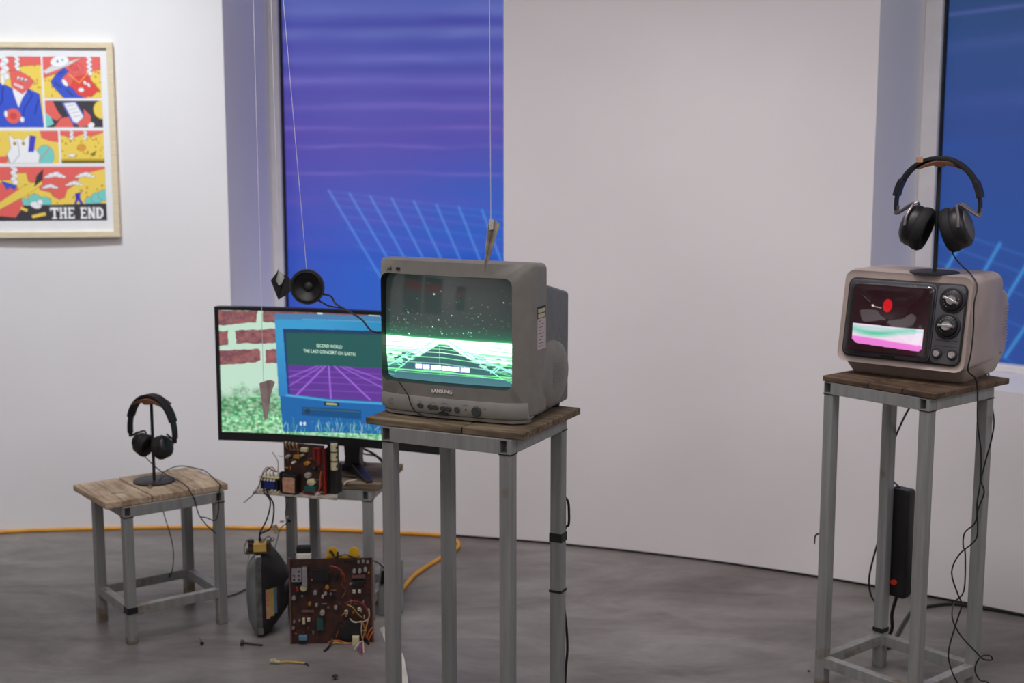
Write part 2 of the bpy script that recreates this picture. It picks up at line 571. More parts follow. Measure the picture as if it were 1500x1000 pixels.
# ------------------------------------------------------------ little painter for prints and screens
class Img:
    """colours in 0..255 display values on a w x h raster; coordinates mapped by `to` into 0..1 (v down)"""

    def __init__(self, w, h, bg, to=None):
        self.w, self.h = w, h
        self.a = np.zeros((h, w, 3)) + np.array(bg, float)
        self.to = to or (lambda x, y: (x, y))
        self.U, self.V = np.meshgrid(np.arange(w) + 0.5, np.arange(h) + 0.5)

    def P(self, pts):
        return [(lambda q: (q[0] * self.w, q[1] * self.h))(self.to(x, y)) for x, y in pts]

    def blend(self, k, col, add=False):
        k = np.clip(k, 0, 1)[..., None]
        if add:
            self.a = self.a + k * np.array(col, float)
        else:
            self.a = self.a * (1 - k) + k * np.array(col, float)

    def poly(self, pts, col, alpha=1.0, clip=None):
        p = self.P(pts)
        cov = np.zeros((self.h, self.w))
        for dx, dy in ((-.25, -.25), (.25, -.25), (-.25, .25), (.25, .25)):
            ins = np.zeros((self.h, self.w), bool)
            X, Y = self.U + dx, self.V + dy
            for (x0, y0), (x1, y1) in zip(p, p[1:] + p[:1]):
                if y0 == y1:
                    continue
                ins ^= ((y0 > Y) != (y1 > Y)) & (X < (x1 - x0) * (Y - y0) / (y1 - y0) + x0)
            cov += ins * 0.25
        if clip is not None:
            cov = cov * clip
        self.blend(cov * alpha, col)
        return cov

    def mask(self, pts):
        keep = self.a
        cov = self.poly(pts, (0, 0, 0), 0.0)
        self.a = keep
        return cov

    def ell(self, x, y, rx, ry, col, alpha=1.0, clip=None, n=28, rot=0.0):
        c, s = math.cos(rot), math.sin(rot)
        pts = [(x + rx * math.cos(t) * c - ry * math.sin(t) * s, y + rx * math.cos(t) * s + ry * math.sin(t) * c) for t in np.linspace(0, 2 * math.pi, n, endpoint=False)]
        return self.poly(pts, col, alpha, clip)

    def line(self, pts, wd, col, alpha=1.0, clip=None, soft=1.0, add=False):
        """wd in raster cells"""
        p = self.P(pts)
        d = np.full((self.h, self.w), 1e9)
        for (x0, y0), (x1, y1) in zip(p, p[1:]):
            vx, vy = x1 - x0, y1 - y0
            l2 = vx * vx + vy * vy + 1e-9
            t = np.clip(((self.U - x0) * vx + (self.V - y0) * vy) / l2, 0, 1)
            d = np.minimum(d, np.hypot(self.U - x0 - t * vx, self.V - y0 - t * vy))
        k = np.clip((wd / 2 + soft / 2 - d) / soft, 0, 1)
        if clip is not None:
            k = k * clip
        self.blend(k * alpha, col, add)

    def glow(self, x, y, r, col, alpha=1.0, add=True):
        (px, py), = self.P([(x, y)])
        k = np.exp(-((self.U - px) ** 2 + (self.V - py) ** 2) / (2 * r * r))
        self.blend(k * alpha, col, add)

    def noise(self, nx, ny, seed):
        r = np.random.default_rng(seed)
        g = r.random((ny + 2, nx + 2))
        x = self.U / self.w * nx
        y = self.V / self.h * ny
        i, j = x.astype(int), y.astype(int)
        fx, fy = x - i, y - j
        fx, fy = fx * fx * (3 - 2 * fx), fy * fy * (3 - 2 * fy)
        return (g[j, i] * (1 - fx) + g[j, i + 1] * fx) * (1 - fy) + (g[j + 1, i] * (1 - fx) + g[j + 1, i + 1] * fx) * fy

    def text(self, txt, x0, y0, x1, y1, col, glow=0.0):
        """5x7 block capitals stretched into the box"""
        n = len(txt)
        for ci, ch in enumerate(txt):
            rows = FONT.get(ch)
            if not rows:
                continue
            for ry, row in enumerate(rows):
                for rx, bit in enumerate(row):
                    if bit == '1':
                        cw, chh = (x1 - x0) / (n * 6), (y1 - y0) / 7
                        ax, ay = x0 + (ci * 6 + rx) * cw, y0 + ry * chh
                        self.poly([(ax, ay), (ax + cw, ay), (ax + cw, ay + chh), (ax, ay + chh)], col)


FONT = {
    'S': ['01111', '10000', '10000', '01110', '00001', '00001', '11110'], 'E': ['11111', '10000', '10000', '11110', '10000', '10000', '11111'],
    'C': ['01111', '10000', '10000', '10000', '10000', '10000', '01111'], 'O': ['01110', '10001', '10001', '10001', '10001', '10001', '01110'],
    'N': ['10001', '11001', '11001', '10101', '10011', '10011', '10001'], 'D': ['11110', '10001', '10001', '10001', '10001', '10001', '11110'],
    'W': ['10001', '10001', '10001', '10101', '10101', '11011', '10001'], 'R': ['11110', '10001', '10001', '11110', '10100', '10010', '10001'],
    'L': ['10000', '10000', '10000', '10000', '10000', '10000', '11111'], 'T': ['11111', '00100', '00100', '00100', '00100', '00100', '00100'],
    'H': ['10001', '10001', '10001', '11111', '10001', '10001', '10001'], 'A': ['01110', '10001', '10001', '11111', '10001', '10001', '10001'],
}


def picture_mesh(name, img, pos, mat, parent, smooth=True):
    """a sheet of img.w x img.h cells; pos(u, v) gives the point (v down from the top edge)"""
    w, h = img.w, img.h
    us, vs = (np.arange(w)) / (w - 1.0), (np.arange(h)) / (h - 1.0)
    U, V = np.meshgrid(us, vs)
    X, Y, Z = pos(U, V)
    co = np.stack([X + 0 * U, Y + 0 * U, Z + 0 * U], -1).reshape(-1, 3)
    i, j = np.meshgrid(np.arange(w - 1), np.arange(h - 1))
    a = (j * w + i).ravel()
    q = np.stack([a, a + w, a + w + 1, a + 1], -1).astype(np.int32)
    me = bpy.data.meshes.new(name)
    me.vertices.add(len(co))
    me.vertices.foreach_set('co', co.ravel().astype(np.float32))
    nq = len(q)
    me.loops.add(nq * 4)
    me.loops.foreach_set('vertex_index', q.ravel())
    me.polygons.add(nq)
    me.polygons.foreach_set('loop_start', np.arange(0, nq * 4, 4, dtype=np.int32))
    me.polygons.foreach_set('use_smooth', np.full(nq, smooth))
    me.update(calc_edges=True)
    at = me.attributes.new('picture', 'FLOAT_COLOR', 'POINT')
    col = np.ones((len(co), 4), np.float32)
    col[:, :3] = lin(np.clip(img.a, 0, 600)).reshape(-1, 3)
    at.data.foreach_set('color', col.ravel())
    me.materials.append(mat)
    o = bpy.data.objects.new(name, me)
    C.objects.link(o)
    o.parent = parent
    return o

# ------------------------------------------------------------ the setting
SILL, HEAD = 0.741, 3.0
W1, W2 = (74.84, 87.8), (45.3, 58.5)


def arc(a0, a1, r, step=1.0):
    n = max(2, int(abs(a1 - a0) / step) + 1)
    return [(ROOM_C[0] + r * math.cos(math.radians(a)), ROOM_C[1] + r * math.sin(math.radians(a))) for a in np.linspace(a0, a1, n)]


def strip(mb, a0, a1, z0, z1, r=ROOM_R):
    p = arc(a0, a1, r)
    for (xa, ya), (xb, yb) in zip(p, p[1:]):
        mb.add([(xa, ya, z0), (xb, yb, z0), (xb, yb, z1), (xa, ya, z1)], [(0, 1, 2, 3)])


def window_axes(rangea):
    lo, hi = rangea
    p0, p1 = on_wall(hi), on_wall(lo)
    t = (p1 - p0).normalized()
    n = Vector((-t.y, t.x, 0))
    return p0, p1, t, n


GAP = 0.012
mb = MB()
for a0, a1 in ((28, W2[0]), (W2[1], W1[0]), (W1[1], 135)):
    strip(mb, a0, a1, GAP, ROOM_H)
for (lo, hi), dep in ((W1, 0.58), (W2, 0.43)):
    strip(mb, lo, hi, GAP, SILL)
    strip(mb, lo, hi, HEAD, ROOM_H)
    p0, p1, t, n = window_axes((lo, hi))
    for p in (p0, p1):
        q = p + n * dep
        mb.add([(p.x, p.y, SILL), (q.x, q.y, SILL), (q.x, q.y, HEAD), (p.x, p.y, HEAD)], [(0, 1, 2, 3)])
    pts = arc(lo, hi, ROOM_R)
    for z in (SILL, HEAD):
        q1, q0 = p1 + n * dep, p0 + n * dep
        ring = [(x, y, z) for x, y in pts] + [(q0.x, q0.y, z), (q1.x, q1.y, z)]
        mb.add(ring, [tuple(range(len(ring)))])
wb = mb.build('wall_back', M['wall'])
tag(wb, 'curved white gallery wall with two deep window recesses', 'wall', kind='structure')
mb = MB()
strip(mb, 135, 388, GAP, ROOM_H)
wf = mb.build('wall_front', M['wall'])
tag(wf, 'curved white gallery wall closing the round hall', 'wall', kind='structure')
mb = MB()
strip(mb, 0, 360, -0.002, GAP + 0.003, ROOM_R + 0.035)
for (xa, ya), (xb, yb), (xc, yc), (xd, yd) in zip(arc(0, 360, ROOM_R), arc(0, 360, ROOM_R)[1:], arc(0, 360, ROOM_R + 0.035), arc(0, 360, ROOM_R + 0.035)[1:]):
    mb.add([(xa, ya, GAP), (xb, yb, GAP), (xd, yd, GAP), (xc, yc, GAP)], [(0, 1, 2, 3)])
tag(mb.build('baseboard_back', M['wall']), 'narrow recessed gap along the foot of the wall', 'baseboard', kind='structure')
ring = [(x, y, 0.0) for x, y in arc(0, 357, ROOM_R + 0.3, 3)]
tag(MB().add(ring, [tuple(range(len(ring)))]).build('floor', M['floor']), 'grey polished concrete floor with cloudy trowel marks', 'floor', kind='structure')
ring = [(x, y, ROOM_H) for x, y in arc(0, 357, ROOM_R + 0.9, 3)]
tag(MB().add(ring, [tuple(range(len(ring)))[::-1]]).build('ceiling', M['ceil']), 'plain flat ceiling of the round hall', 'ceiling', kind='structure')


def film_picture(which):
    if which == 1:
        # print laid out in units of the photo: x 400..750, y -310..470
        to = lambda x, y: ((x - 400) / 350.0, (y + 310) / 780.0)
        im = Img(210, 420, (70, 70, 160), to)
        y = im.V / im.h * 780 - 310
        x = im.U / im.w * 350 + 400
        ys = [-310, -100, 0, 60, 110, 200, 260, 300, 350, 400, 470]
        cols = np.array([(86, 108, 170), (82, 96, 168), (80, 92, 170), (76, 82, 166), (82, 82, 168), (84, 74, 166), (74, 78, 172), (62, 82, 178), (44, 82, 184), (26, 84, 186), (20, 84, 184)], float)
        im.a = np.stack([np.interp(y, ys, cols[:, k]) for k in range(3)], -1)
        right = np.clip((x - 560) / 200, 0, 1) * np.clip((y - 180) / 120, 0, 1)
        im.blend(right * 0.55, (22, 98, 190))
        left = np.clip((520 - x) / 120, 0, 1)
        im.blend(left * 0.35 * np.clip((y + 20) / 100, 0, 1), (66, 50, 156))
        for yy, hh, col, al, s in ((30, 9, (60, 60, 150), .6, 1), (44, 9, (112, 122, 186), .5, 2), (62, 7, (68, 74, 160), .5, 3), (80, 8, (108, 114, 190), .5, 4), (95, 6, (70, 70, 156), .5, 5), (113, 7, (120, 108, 190), .55, 6), (130, 6, (76, 66, 156), .4, 7), (150, 5, (122, 104, 186), .5, 8), (182, 4, (124, 104, 184), .45, 9), (208, 3, (122, 106, 186), .4, 10), (248, 3, (116, 98, 186), .5, 11), (290, 8, (96, 78, 176), .35, 12), (318, 8, (90, 74, 176), .3, 13), (354, 8, (86, 74, 178), .35, 14), (372, 7, (24, 66, 176), .45, 15), (12, 8, (104, 118, 184), .5, 16), (-20, 14, (110, 122, 190), .5, 17), (-60, 16, (66, 80, 160), .5, 18), (-110, 18, (116, 128, 196), .5, 19), (-180, 20, (80, 98, 170), .5, 20)):
            nz = im.noise(7, 60, s)
            k = np.exp(-((y - yy - (nz - .5) * 5) / hh) ** 2) * (0.35 + 0.9 * im.noise(5, 3, s + 40))
            im.blend(k * al, col)
        for x0, y0, sl in ((468, 274, .603), (500, 278, .595), (532, 282, .56), (565, 285, .53), (599, 289, .477), (633, 294, .44), (667, 297, .404), (702, 301, .38), (737, 305, .35)):
            im.line([(x0, y0), (x0 + (470 - y0) * sl, 470)], 1.6, (96, 160, 232), 0.62, soft=1.6)
        for k, yy in enumerate((0, 9, 21, 36, 56, 82, 115)):
            im.line([(467 + yy * .5, 275 + yy), (760, 308 + yy * 1.12)], 1.2, (104, 140, 224), 0.22, soft=1.6)
        return im
    to = lambda x, y: ((x - 1380) / 380.0, (y + 320) / 870.0)
    im = Img(150, 340, (40, 80, 150), to)
    y = im.V / im.h * 870 - 320
    x = im.U / im.w * 380 + 1380
    ys = [-320, 0, 60, 120, 200, 280, 360, 550]
    cols = 0.86 * np.array([(34, 70, 116), (40, 76, 124), (40, 76, 132), (44, 80, 146), (46, 78, 152), (40, 80, 160), (34, 82, 166), (28, 78, 168)], float)
    im.a = np.stack([np.interp(y, ys, cols[:, k]) for k in range(3)], -1)
    for yy, hh, col, al, s in ((66, 3, (104, 100, 176), .6, 1), (110, 9, (70, 84, 150), .5, 2), (190, 12, (66, 84, 160), .4, 3), (250, 8, (34, 74, 156), .5, 4), (-60, 14, (60, 90, 150), .4, 5)):
        k = np.exp(-((y - yy + (x - 1400) * .08) / hh) ** 2) * (0.3 + im.noise(5, 3, s + 70))
        im.blend(k * al, col)
    for x0, y0, x1, y1 in ((1424, 366, 1340, 530), (1469, 382, 1395, 530), (1512, 398, 1440, 540), (1556, 414, 1484, 540), (1600, 430, 1530, 545), (1648, 446, 1580, 548)):
        im.line([(x0, y0), (x1, y1)], 1.5, (70, 160, 226), 0.8, soft=1.5)
    for yy in (0, 22, 50, 90, 140):
        im.line([(1380, 362 + yy), (1760, 470 + yy * 1.3)], 1.1, (60, 130, 206), 0.3, soft=1.5)
    return im


for k, (rg, dep, fl, fb, ppm, y400, z400, x0px) in enumerate(((W1, 0.53, 0.044, 0.03, 345.0, 400, 0.977, 400), (W2, 0.375, 0.062, 0.028, 405.0, 400, 1.071, 1380))):
    p0, p1, t, n = window_axes(rg)
    o0 = p0 + n * dep
    az = math.atan2(t.y, t.x)
    wd = (p1 - p0).length
    w = thing('window_%d' % (k + 1), 'recessed window behind the ' + ('hanging speaker, covered in violet and blue film' if k == 0 else 'small portable television, covered in dark blue film'), 'window', (o0.x, o0.y, 0), az)
    w['kind'] = 'structure'
    f = MB()
    f.box(0, fl, 0, 0.05, SILL, HEAD).box(wd - fl, wd, 0, 0.05, SILL, HEAD).box(fl, wd - fl, 0, 0.05, SILL, SILL + fb).box(fl, wd - fl, 0, 0.05, HEAD - fl, HEAD)
    f.build('window_frame', M['frame_white'], w, bevel=0.004)
    g = MB()
    g.box(fl, fl + 0.008, 0.02, 0.045, SILL + fb, HEAD - fl).box(wd - fl - 0.008, wd - fl, 0.02, 0.045, SILL + fb, HEAD - fl)
    g.build('gasket', M['gasket'], w)
    xa, xb, za, zb = fl + 0.006, wd - fl - 0.006, SILL + fb, HEAD - fl
    im = film_picture(k + 1)
    picture_mesh('pane', im, lambda u, v: (xa + u * (xb - xa), 0.04, zb - v * (zb - za)), M['film'], w, False)


# ------------------------------------------------------------ framed comic print
def comic():
    # layout in units of the photo with the lean taken out: x -20..149, y 87..320
    X0, X1, Y0, Y1 = -20.0, 149.0, 87.0, 321.0
    im = Img(230, 320, (240, 240, 242), lambda x, y: ((x - X0) / (X1 - X0), (y - Y0) / (Y1 - Y0)))
    RED, YEL, BLU, TEA, BLK, WHT, DRED = (238, 104, 96), (246, 214, 92), (56, 88, 208), (124, 212, 204), (62, 58, 64), (246, 246, 246), (196, 50, 50)

    def rect(x0, y0, x1, y1):
        return [(x0, y0), (x1, y0), (x1, y1), (x0, y1)]

    raw = im.poly

    def inked(pts, col, alpha=1.0, clip=None):
        cov = raw(pts, col, alpha, clip)
        if clip is not None and len(pts) > 4 and tuple(col) != (186, 130, 30) and alpha == 1.0:
            im.line(list(pts) + [pts[0]], .5, (70, 44, 60), .5, clip, 1.0)
        return cov
    im.poly = inked

    def cheese(x0, y0, x1, y1, clip, n, seed):
        r = random.Random(seed)
        for _ in range(n):
            im.ell(r.uniform(x0, x1), r.uniform(y0, y1), r.uniform(.7, 1.5), r.uniform(1, 2.2), (186, 130, 30), 0.8, clip)

    def cloud(x, y, s, clip, col=WHT):
        for dx, dy, r in ((-9, 1, 3), (-4, -1, 4), (2, -2, 4.5), (7, 0, 3.5), (12, 1.5, 2.4), (-13, 2, 1.8)):
            im.ell(x + dx * s, y + dy * s, r * s * 1.3, r * s * .8, col, 1, clip)

    def smoke(x, y0, y1, w, clip):
        y, k = y0, 0
        while y < y1:
            im.ell(x + (1 if k % 2 else -1) * w * .3, y, w, w * .9, WHT, 1, clip)
            y += w * 1.1
            k += 1

    # panel one: figure in a blue suit
    c = im.mask(rect(-20, 87, 66, 187))
    im.poly(rect(-20, 87, 66, 187), YEL)
    im.poly([(-20, 87), (66, 87), (66, 99), (36, 101), (34, 108), (-20, 112)], RED, 1, c)
    cheese(36, 100, 64, 136, c, 16, 1)
    smoke(15, 88, 120, 5, c)
    smoke(33, 88, 106, 3, c)
    im.poly([(-20, 132), (10, 124), (24, 132), (34, 150), (46, 132), (62, 140), (66, 187), (-20, 187)], BLU, 1, c)
    im.poly([(24, 126), (46, 134), (38, 146), (32, 160), (26, 140)], WHT, 1, c)
    im.poly([(22, 108), (30, 106), (44, 112), (56, 122), (48, 132), (38, 140), (24, 130)], RED, 1, c)
    for x in (34, 39, 44):
        im.ell(x, 118 + (x - 34) * .25, 2, 2.6, WHT, 1, c)
        im.ell(x + .4, 119 + (x - 34) * .25, .8, 1, BLK, 1, c)
    im.poly([(28, 124), (40, 129), (39, 133), (27, 128)], WHT, 1, c)
    for x in range(29, 40, 2):
        im.line([(x, 125), (x - .5, 131)], .7, DRED, .8, c)
    im.line([(46, 134), (52, 142), (40, 160), (36, 178)], 1.4, (18, 30, 110), 1, c)
    im.line([(12, 128), (10, 150), (2, 160)], 1.6, (18, 30, 110), 1, c)
    im.line([(60, 148), (54, 168)], 1.6, (18, 30, 110), 1, c)
    im.ell(12, 120, 3, 8, WHT, 1, c)
    im.ell(0, 118, 4, 9, WHT, 1, c)
    im.ell(24, 171, 11, 11, RED, 1, c)
    im.ell(24, 171, 5, 5, DRED, .5, c)
    im.ell(14, 168, 2.4, 5, WHT, 1, c)
    im.ell(36, 176, 3, 4, WHT, 1, c)
    # panel two: struggle under a white saucer
    c = im.mask(rect(68, 87, 149, 146))
    im.poly(rect(68, 87, 149, 146), RED)
    im.poly([(68, 118), (84, 112), (92, 128), (104, 146), (68, 146)], YEL, 1, c)
    im.poly([(136, 108), (149, 106), (149, 146), (128, 146)], YEL, 1, c)
    cheese(70, 120, 94, 145, c, 8, 2)
    cheese(138, 108, 149, 140, c, 8, 3)
    im.poly([(68, 108), (80, 100), (112, 92), (124, 88), (104, 100), (72, 112)], (226, 224, 220), 1, c)
    im.ell(92, 94, 13, 8, WHT, 1, c, rot=-.2)
    im.ell(89, 94, 1.2, 1.4, BLK, 1, c)
    im.ell(96, 92, 1.2, 1.4, TEA, 1, c)
    im.poly([(88, 110), (98, 102), (104, 108), (96, 116), (92, 122), (106, 130), (118, 142), (126, 146), (96, 146), (80, 128), (78, 122)], BLU, 1, c)
    for p in (((90, 112), (98, 108)), ((84, 124), (92, 130)), ((100, 134), (108, 142))):
        im.line(p, 2.2, BLK, .9, c)
    smoke(133, 88, 112, 3, c)
    im.ell(114, 104, 10, 8, RED, 1, c)
    for dx in (-4, 0, 4):
        im.line([(110 + dx, 99), (114 + dx, 107)], .9, (120, 20, 30), 1, c)
    im.poly([(112, 116), (128, 112), (146, 134), (134, 144), (116, 142), (106, 128)], (232, 74, 66), 1, c)
    im.ell(120, 134, 4, 3, WHT, 1, c)
    im.ell(126, 124, 2, 3.4, WHT, 1, c, rot=-.5)
    im.ell(131, 127, 2, 3.4, WHT, 1, c, rot=-.5)
    im.ell(98, 124, 3, 6, WHT, 1, c, rot=-.6)
    im.line([(104, 112), (118, 124), (132, 108)], 1.2, YEL, 1, c)
    # panel three: hand holding a phone
    c = im.mask(rect(69, 149, 149, 187))
    im.poly(rect(69, 149, 149, 187), BLK)
    im.poly([(69, 149), (80, 150), (86, 164), (92, 172), (84, 178), (69, 170)], RED, 1, c)
    im.poly([(69, 166), (76, 172), (80, 182), (69, 187)], TEA, 1, c)
    im.poly([(80, 187), (90, 174), (102, 172), (108, 187)], RED, 1, c)
    im.poly([(92, 152), (112, 150), (124, 172), (114, 184), (106, 182)], (96, 110, 216), 1, c)
    im.poly([(95, 153), (111, 151.5), (122, 172), (113, 181), (107, 179)], WHT, 1, c)
    for k in range(4):
        im.line([(99 + k * 3, 157 + k * 5), (110 + k * 2.4, 155 + k * 5)], 1, (170, 172, 190), 1, c)
    im.poly([(122, 160), (132, 170), (132, 184), (116, 187), (112, 182), (122, 172)], RED, 1, c)
    im.ell(132, 184, 5, 4, WHT, 1, c, rot=-.7)
    im.ell(147, 162, 11, 13, YEL, 1, c)
    # panel four: two pale furry shapes by a globe
    c = im.mask(rect(-20, 192, 85, 238))
    im.poly(rect(-20, 192, 85, 238), YEL)
    im.poly([(60, 192), (85, 192), (85, 208), (72, 206), (62, 202)], RED, 1, c)
    im.poly([(-20, 192), (0, 192), (4, 206), (-20, 214)], RED, 1, c)
    im.poly([(-20, 230), (14, 228), (12, 238), (-20, 238)], RED, 1, c)
    im.ell(66, 227, 12, 15, TEA, 1, c)
    im.line([(58, 234), (72, 216)], 1.4, RED, 1, c)
    im.poly([(14, 238), (12, 226), (18, 216), (16, 196), (24, 204), (30, 202), (36, 206), (44, 196), (44, 214), (54, 220), (58, 226), (56, 238)], WHT, 1, c)
    im.poly([(42, 222), (46, 198), (54, 200), (50, 222)], (70, 70, 200), 1, c)
    im.line([(28, 206), (30, 226), (20, 238)], 1, (160, 160, 170), 1, c)
    im.line([(12, 226), (16, 238)], 1.4, BLK, .8, c)
    for x in (24, 36):
        im.ell(x, 210, 2, 2.6, (226, 196, 70), 1, c)
        im.ell(x, 210, .7, 1.4, BLK, 1, c)
    # panel five: yellow field
    c = im.mask(rect(88, 192, 149, 238))
    im.poly(rect(88, 192, 149, 238), YEL)
    im.poly([(88, 192), (149, 192), (149, 194), (132, 200), (118, 197), (106, 202), (88, 198)], RED, 1, c)
    smoke(104, 192, 204, 2.5, c)
    smoke(123, 192, 204, 2.5, c)
    cheese(90, 200, 147, 230, c, 30, 5)
    im.ell(117, 216, 6, 5, (232, 160, 60), 1, c)
    im.ell(103, 227, 5, 2.5, WHT, 1, c)
    im.poly([(128, 226), (138, 220), (134, 228)], (120, 110, 30), 1, c)
    im.poly(rect(88, 232, 149, 235), (190, 160, 40), 1, c)
    im.poly(rect(88, 235, 149, 238), (90, 84, 40), 1, c)
    # panel six: the end
    c = im.mask(rect(-20, 243, 149, 321))
    im.poly(rect(-20, 243, 149, 321), RED)
    tw = [(-20, 262)]
    for x, y in ((0, 262), (24, 262), (24, 252), (38, 252), (40, 264), (54, 268), (56, 276), (70, 280), (74, 286), (82, 290), (90, 288), (94, 276), (104, 270), (110, 262), (116, 254), (124, 252), (132, 250), (149, 246), (149, 300), (-20, 300)):
        tw.append((x, y))
    im.poly(tw, YEL, 1, c)
    cheese(24, 262, 146, 298, c, 34, 6)
    for x, y, s in ((78, 256, 1.0), (70, 272, .75), (104, 268, .8), (120, 256, .9)):
        cloud(x, y, s, c)
    smoke(21, 243, 266, 4, c)
    for x, y, r in ((34, 296, 9), (48, 290, 9), (62, 294, 9), (126, 294, 8), (136, 288, 9), (146, 284, 9)):
        im.ell(x, y, r, r * .9, TEA, 1, c)
    im.poly([(-20, 300), (149, 296), (149, 321), (-20, 321)], BLK, 1, c)
    im.poly([(-20, 262), (24, 270), (32, 300), (20, 316), (-20, 312)], RED, 1, c)
    im.poly([(2, 263), (24, 270), (20, 276), (14, 272), (10, 276)], BLU, 1, c)
    im.poly([(-20, 306), (34, 270), (58, 262), (60, 268), (40, 282), (-20, 314)], YEL, 1, c)
    im.poly([(48, 272), (52, 256), (62, 246), (60, 262)], BLK, 1, c)
    im.poly([(105, 282), (112, 280), (112, 290), (116, 297), (112, 297), (109, 291), (106, 297), (103, 297), (106, 290)], (64, 50, 190), 1, c)
    im.line([(112, 282), (116, 277)], 1.2, (64, 50, 190), 1, c)
    im.ell(49, 298, 8, 5, WHT, 1, c, rot=.3)
    im.ell(55, 294, 4, 4, WHT, 1, c)
    im.poly([(42, 313), (62, 308), (63, 313), (44, 317)], YEL, 1, c)
    im.poly([(28, 300), (38, 304), (36, 308), (27, 304)], YEL, 1, c)

    # lettering THE END
    def letter(ch, x0, w):
        y0, y1 = 301.5, 318.0
        s = w * .27

        def seg(a, b, cc, d):
            im.poly([(x0 + a * w, y0 + b * (y1 - y0)), (x0 + cc * w, y0 + b * (y1 - y0)), (x0 + cc * w, y0 + d * (y1 - y0)), (x0 + a * w, y0 + d * (y1 - y0))], WHT)
        if ch == 'T':
            seg(0, 0, 1, .2), seg(.36, 0, .66, 1), seg(.22, .88, .8, 1), seg(0, 0, .14, .34), seg(.86, 0, 1, .34)
        if ch == 'H':
            seg(.08, 0, .36, 1), seg(.64, 0, .92, 1), seg(.2, .42, .8, .58)
            seg(0, 0, .42, .1), seg(.58, 0, 1, .1), seg(0, .9, .42, 1), seg(.58, .9, 1, 1)
        if ch == 'E':
            seg(.08, 0, .4, 1), seg(0, 0, .95, .16), seg(.2, .42, .78, .58), seg(0, .84, 1, 1), seg(.84, 0, .98, .3), seg(.86, .7, 1, 1)
        if ch == 'N':
            seg(.06, 0, .32, 1), seg(.68, 0, .94, 1), seg(.6, 0, 1, .1), seg(0, .9, .4, 1)
            im.poly([(x0, y0), (x0 + w * .36, y0), (x0 + w * .94, y1), (x0 + w * .62, y1)], WHT)
        if ch == 'D':
            h = y1 - y0
            im.poly([(x0, y0), (x0 + w * .6, y0), (x0 + w, y0 + h * .25), (x0 + w, y0 + h * .75), (x0 + w * .6, y1), (x0, y1)], WHT)
            im.poly([(x0 + w * .36, y0 + h * .17), (x0 + w * .52, y0 + h * .17), (x0 + w * .66, y0 + h * .35), (x0 + w * .66, y0 + h * .65), (x0 + w * .52, y0 + h * .83), (x0 + w * .36, y0 + h * .83)], BLK)
    for ch, x, w in (('T', 68.5, 12), ('H', 81.5, 11), ('E', 93.5, 9.5), ('E', 111, 9.5), ('N', 121.5, 11), ('D', 133.5, 10.5)):
        letter(ch, x, w)
    # gutters
    for r in (rect(66, 87, 68.4, 190), rect(66, 146, 149, 149), rect(-20, 187.5, 149, 191.5), rect(85, 191, 88, 239), rect(-20, 238.5, 149, 242.5)):
        im.poly(r, (242, 242, 244))
    return im


MPP = 0.00263
pc = PD(64.5, 206, 5.45)
deg = math.degrees(math.atan2(pc.y - ROOM_C[1], pc.x - ROOM_C[0]))
pw = on_wall(deg, 0.034)
pic = thing('framed_picture', 'comic strip print in a pale cream wooden frame on the white wall, reading THE END', 'picture', (pw.x, pw.y, pc.z), math.radians(deg - 90))
hw, hh, bw = 102.5 * MPP, 139.5 * MPP, 8.5 * MPP
for nm, a in (('frame_rail', 0), ('frame_rail', 1), ('frame_stile', 2), ('frame_stile', 3)):
    b = MB()
    if a == 0:
        b.box(-hw, hw, 0, 0.03, hh - bw, hh)
    elif a == 1:
        b.box(-hw, hw, 0, 0.03, -hh, -hh + bw)
    elif a == 2:
        b.box(-hw, -hw + bw, 0.0003, 0.0297, -hh + bw, hh - bw)
    else:
        b.box(hw - bw, hw, 0.0003, 0.0297, -hh + bw, hh - bw)
    b.build(nm, M['frame_cream'], pic, bevel=0.0015)
MB().box(-hw + bw * .7, hw - bw * .7, 0.012, 0.028, -hh + bw * .7, hh - bw * .7).build('mount_board', M['mat_white'], pic)
im = comic()
# print edges (x -20..149, y 87..321) about the frame centre (64.5, 206)
xl, xr, zt, zb_ = (-20 - 64.5) * MPP, (149 - 64.5) * MPP, (206 - 87) * MPP, (206 - 321) * MPP
picture_mesh('print', im, lambda u, v: (xl + u * (xr - xl), 0.0112, zt + v * (zb_ - zt)), M['print'], pic, False)

# posters on the far side of the round hall, seen only as reflections in the glass
for k, (dg_, wdt, hgt, z0) in enumerate(((184, 0.7, 1.35, 0.75), (194, 0.7, 1.35, 0.75), (207, 0.34, 0.95, 0.95))):
    p = on_wall(dg_, 0.03)
    ps_ = thing('wall_poster', 'tall teal and red poster on the far white wall, ' + ('first of the wide pair', 'second of the wide pair', 'the narrow one')[k], 'poster', (p.x, p.y, 0), math.radians(dg_ - 90), 'posters on the far wall')
    MB().box(-wdt / 2, wdt / 2, 0, 0.022, z0, z0 + hgt).build('board', M['poster_teal'], ps_)
    MB().box(-wdt * .42, wdt * .42, -0.003, 0, z0 + hgt * .55, z0 + hgt * .84).build('red_band', M['poster_red'], ps_)


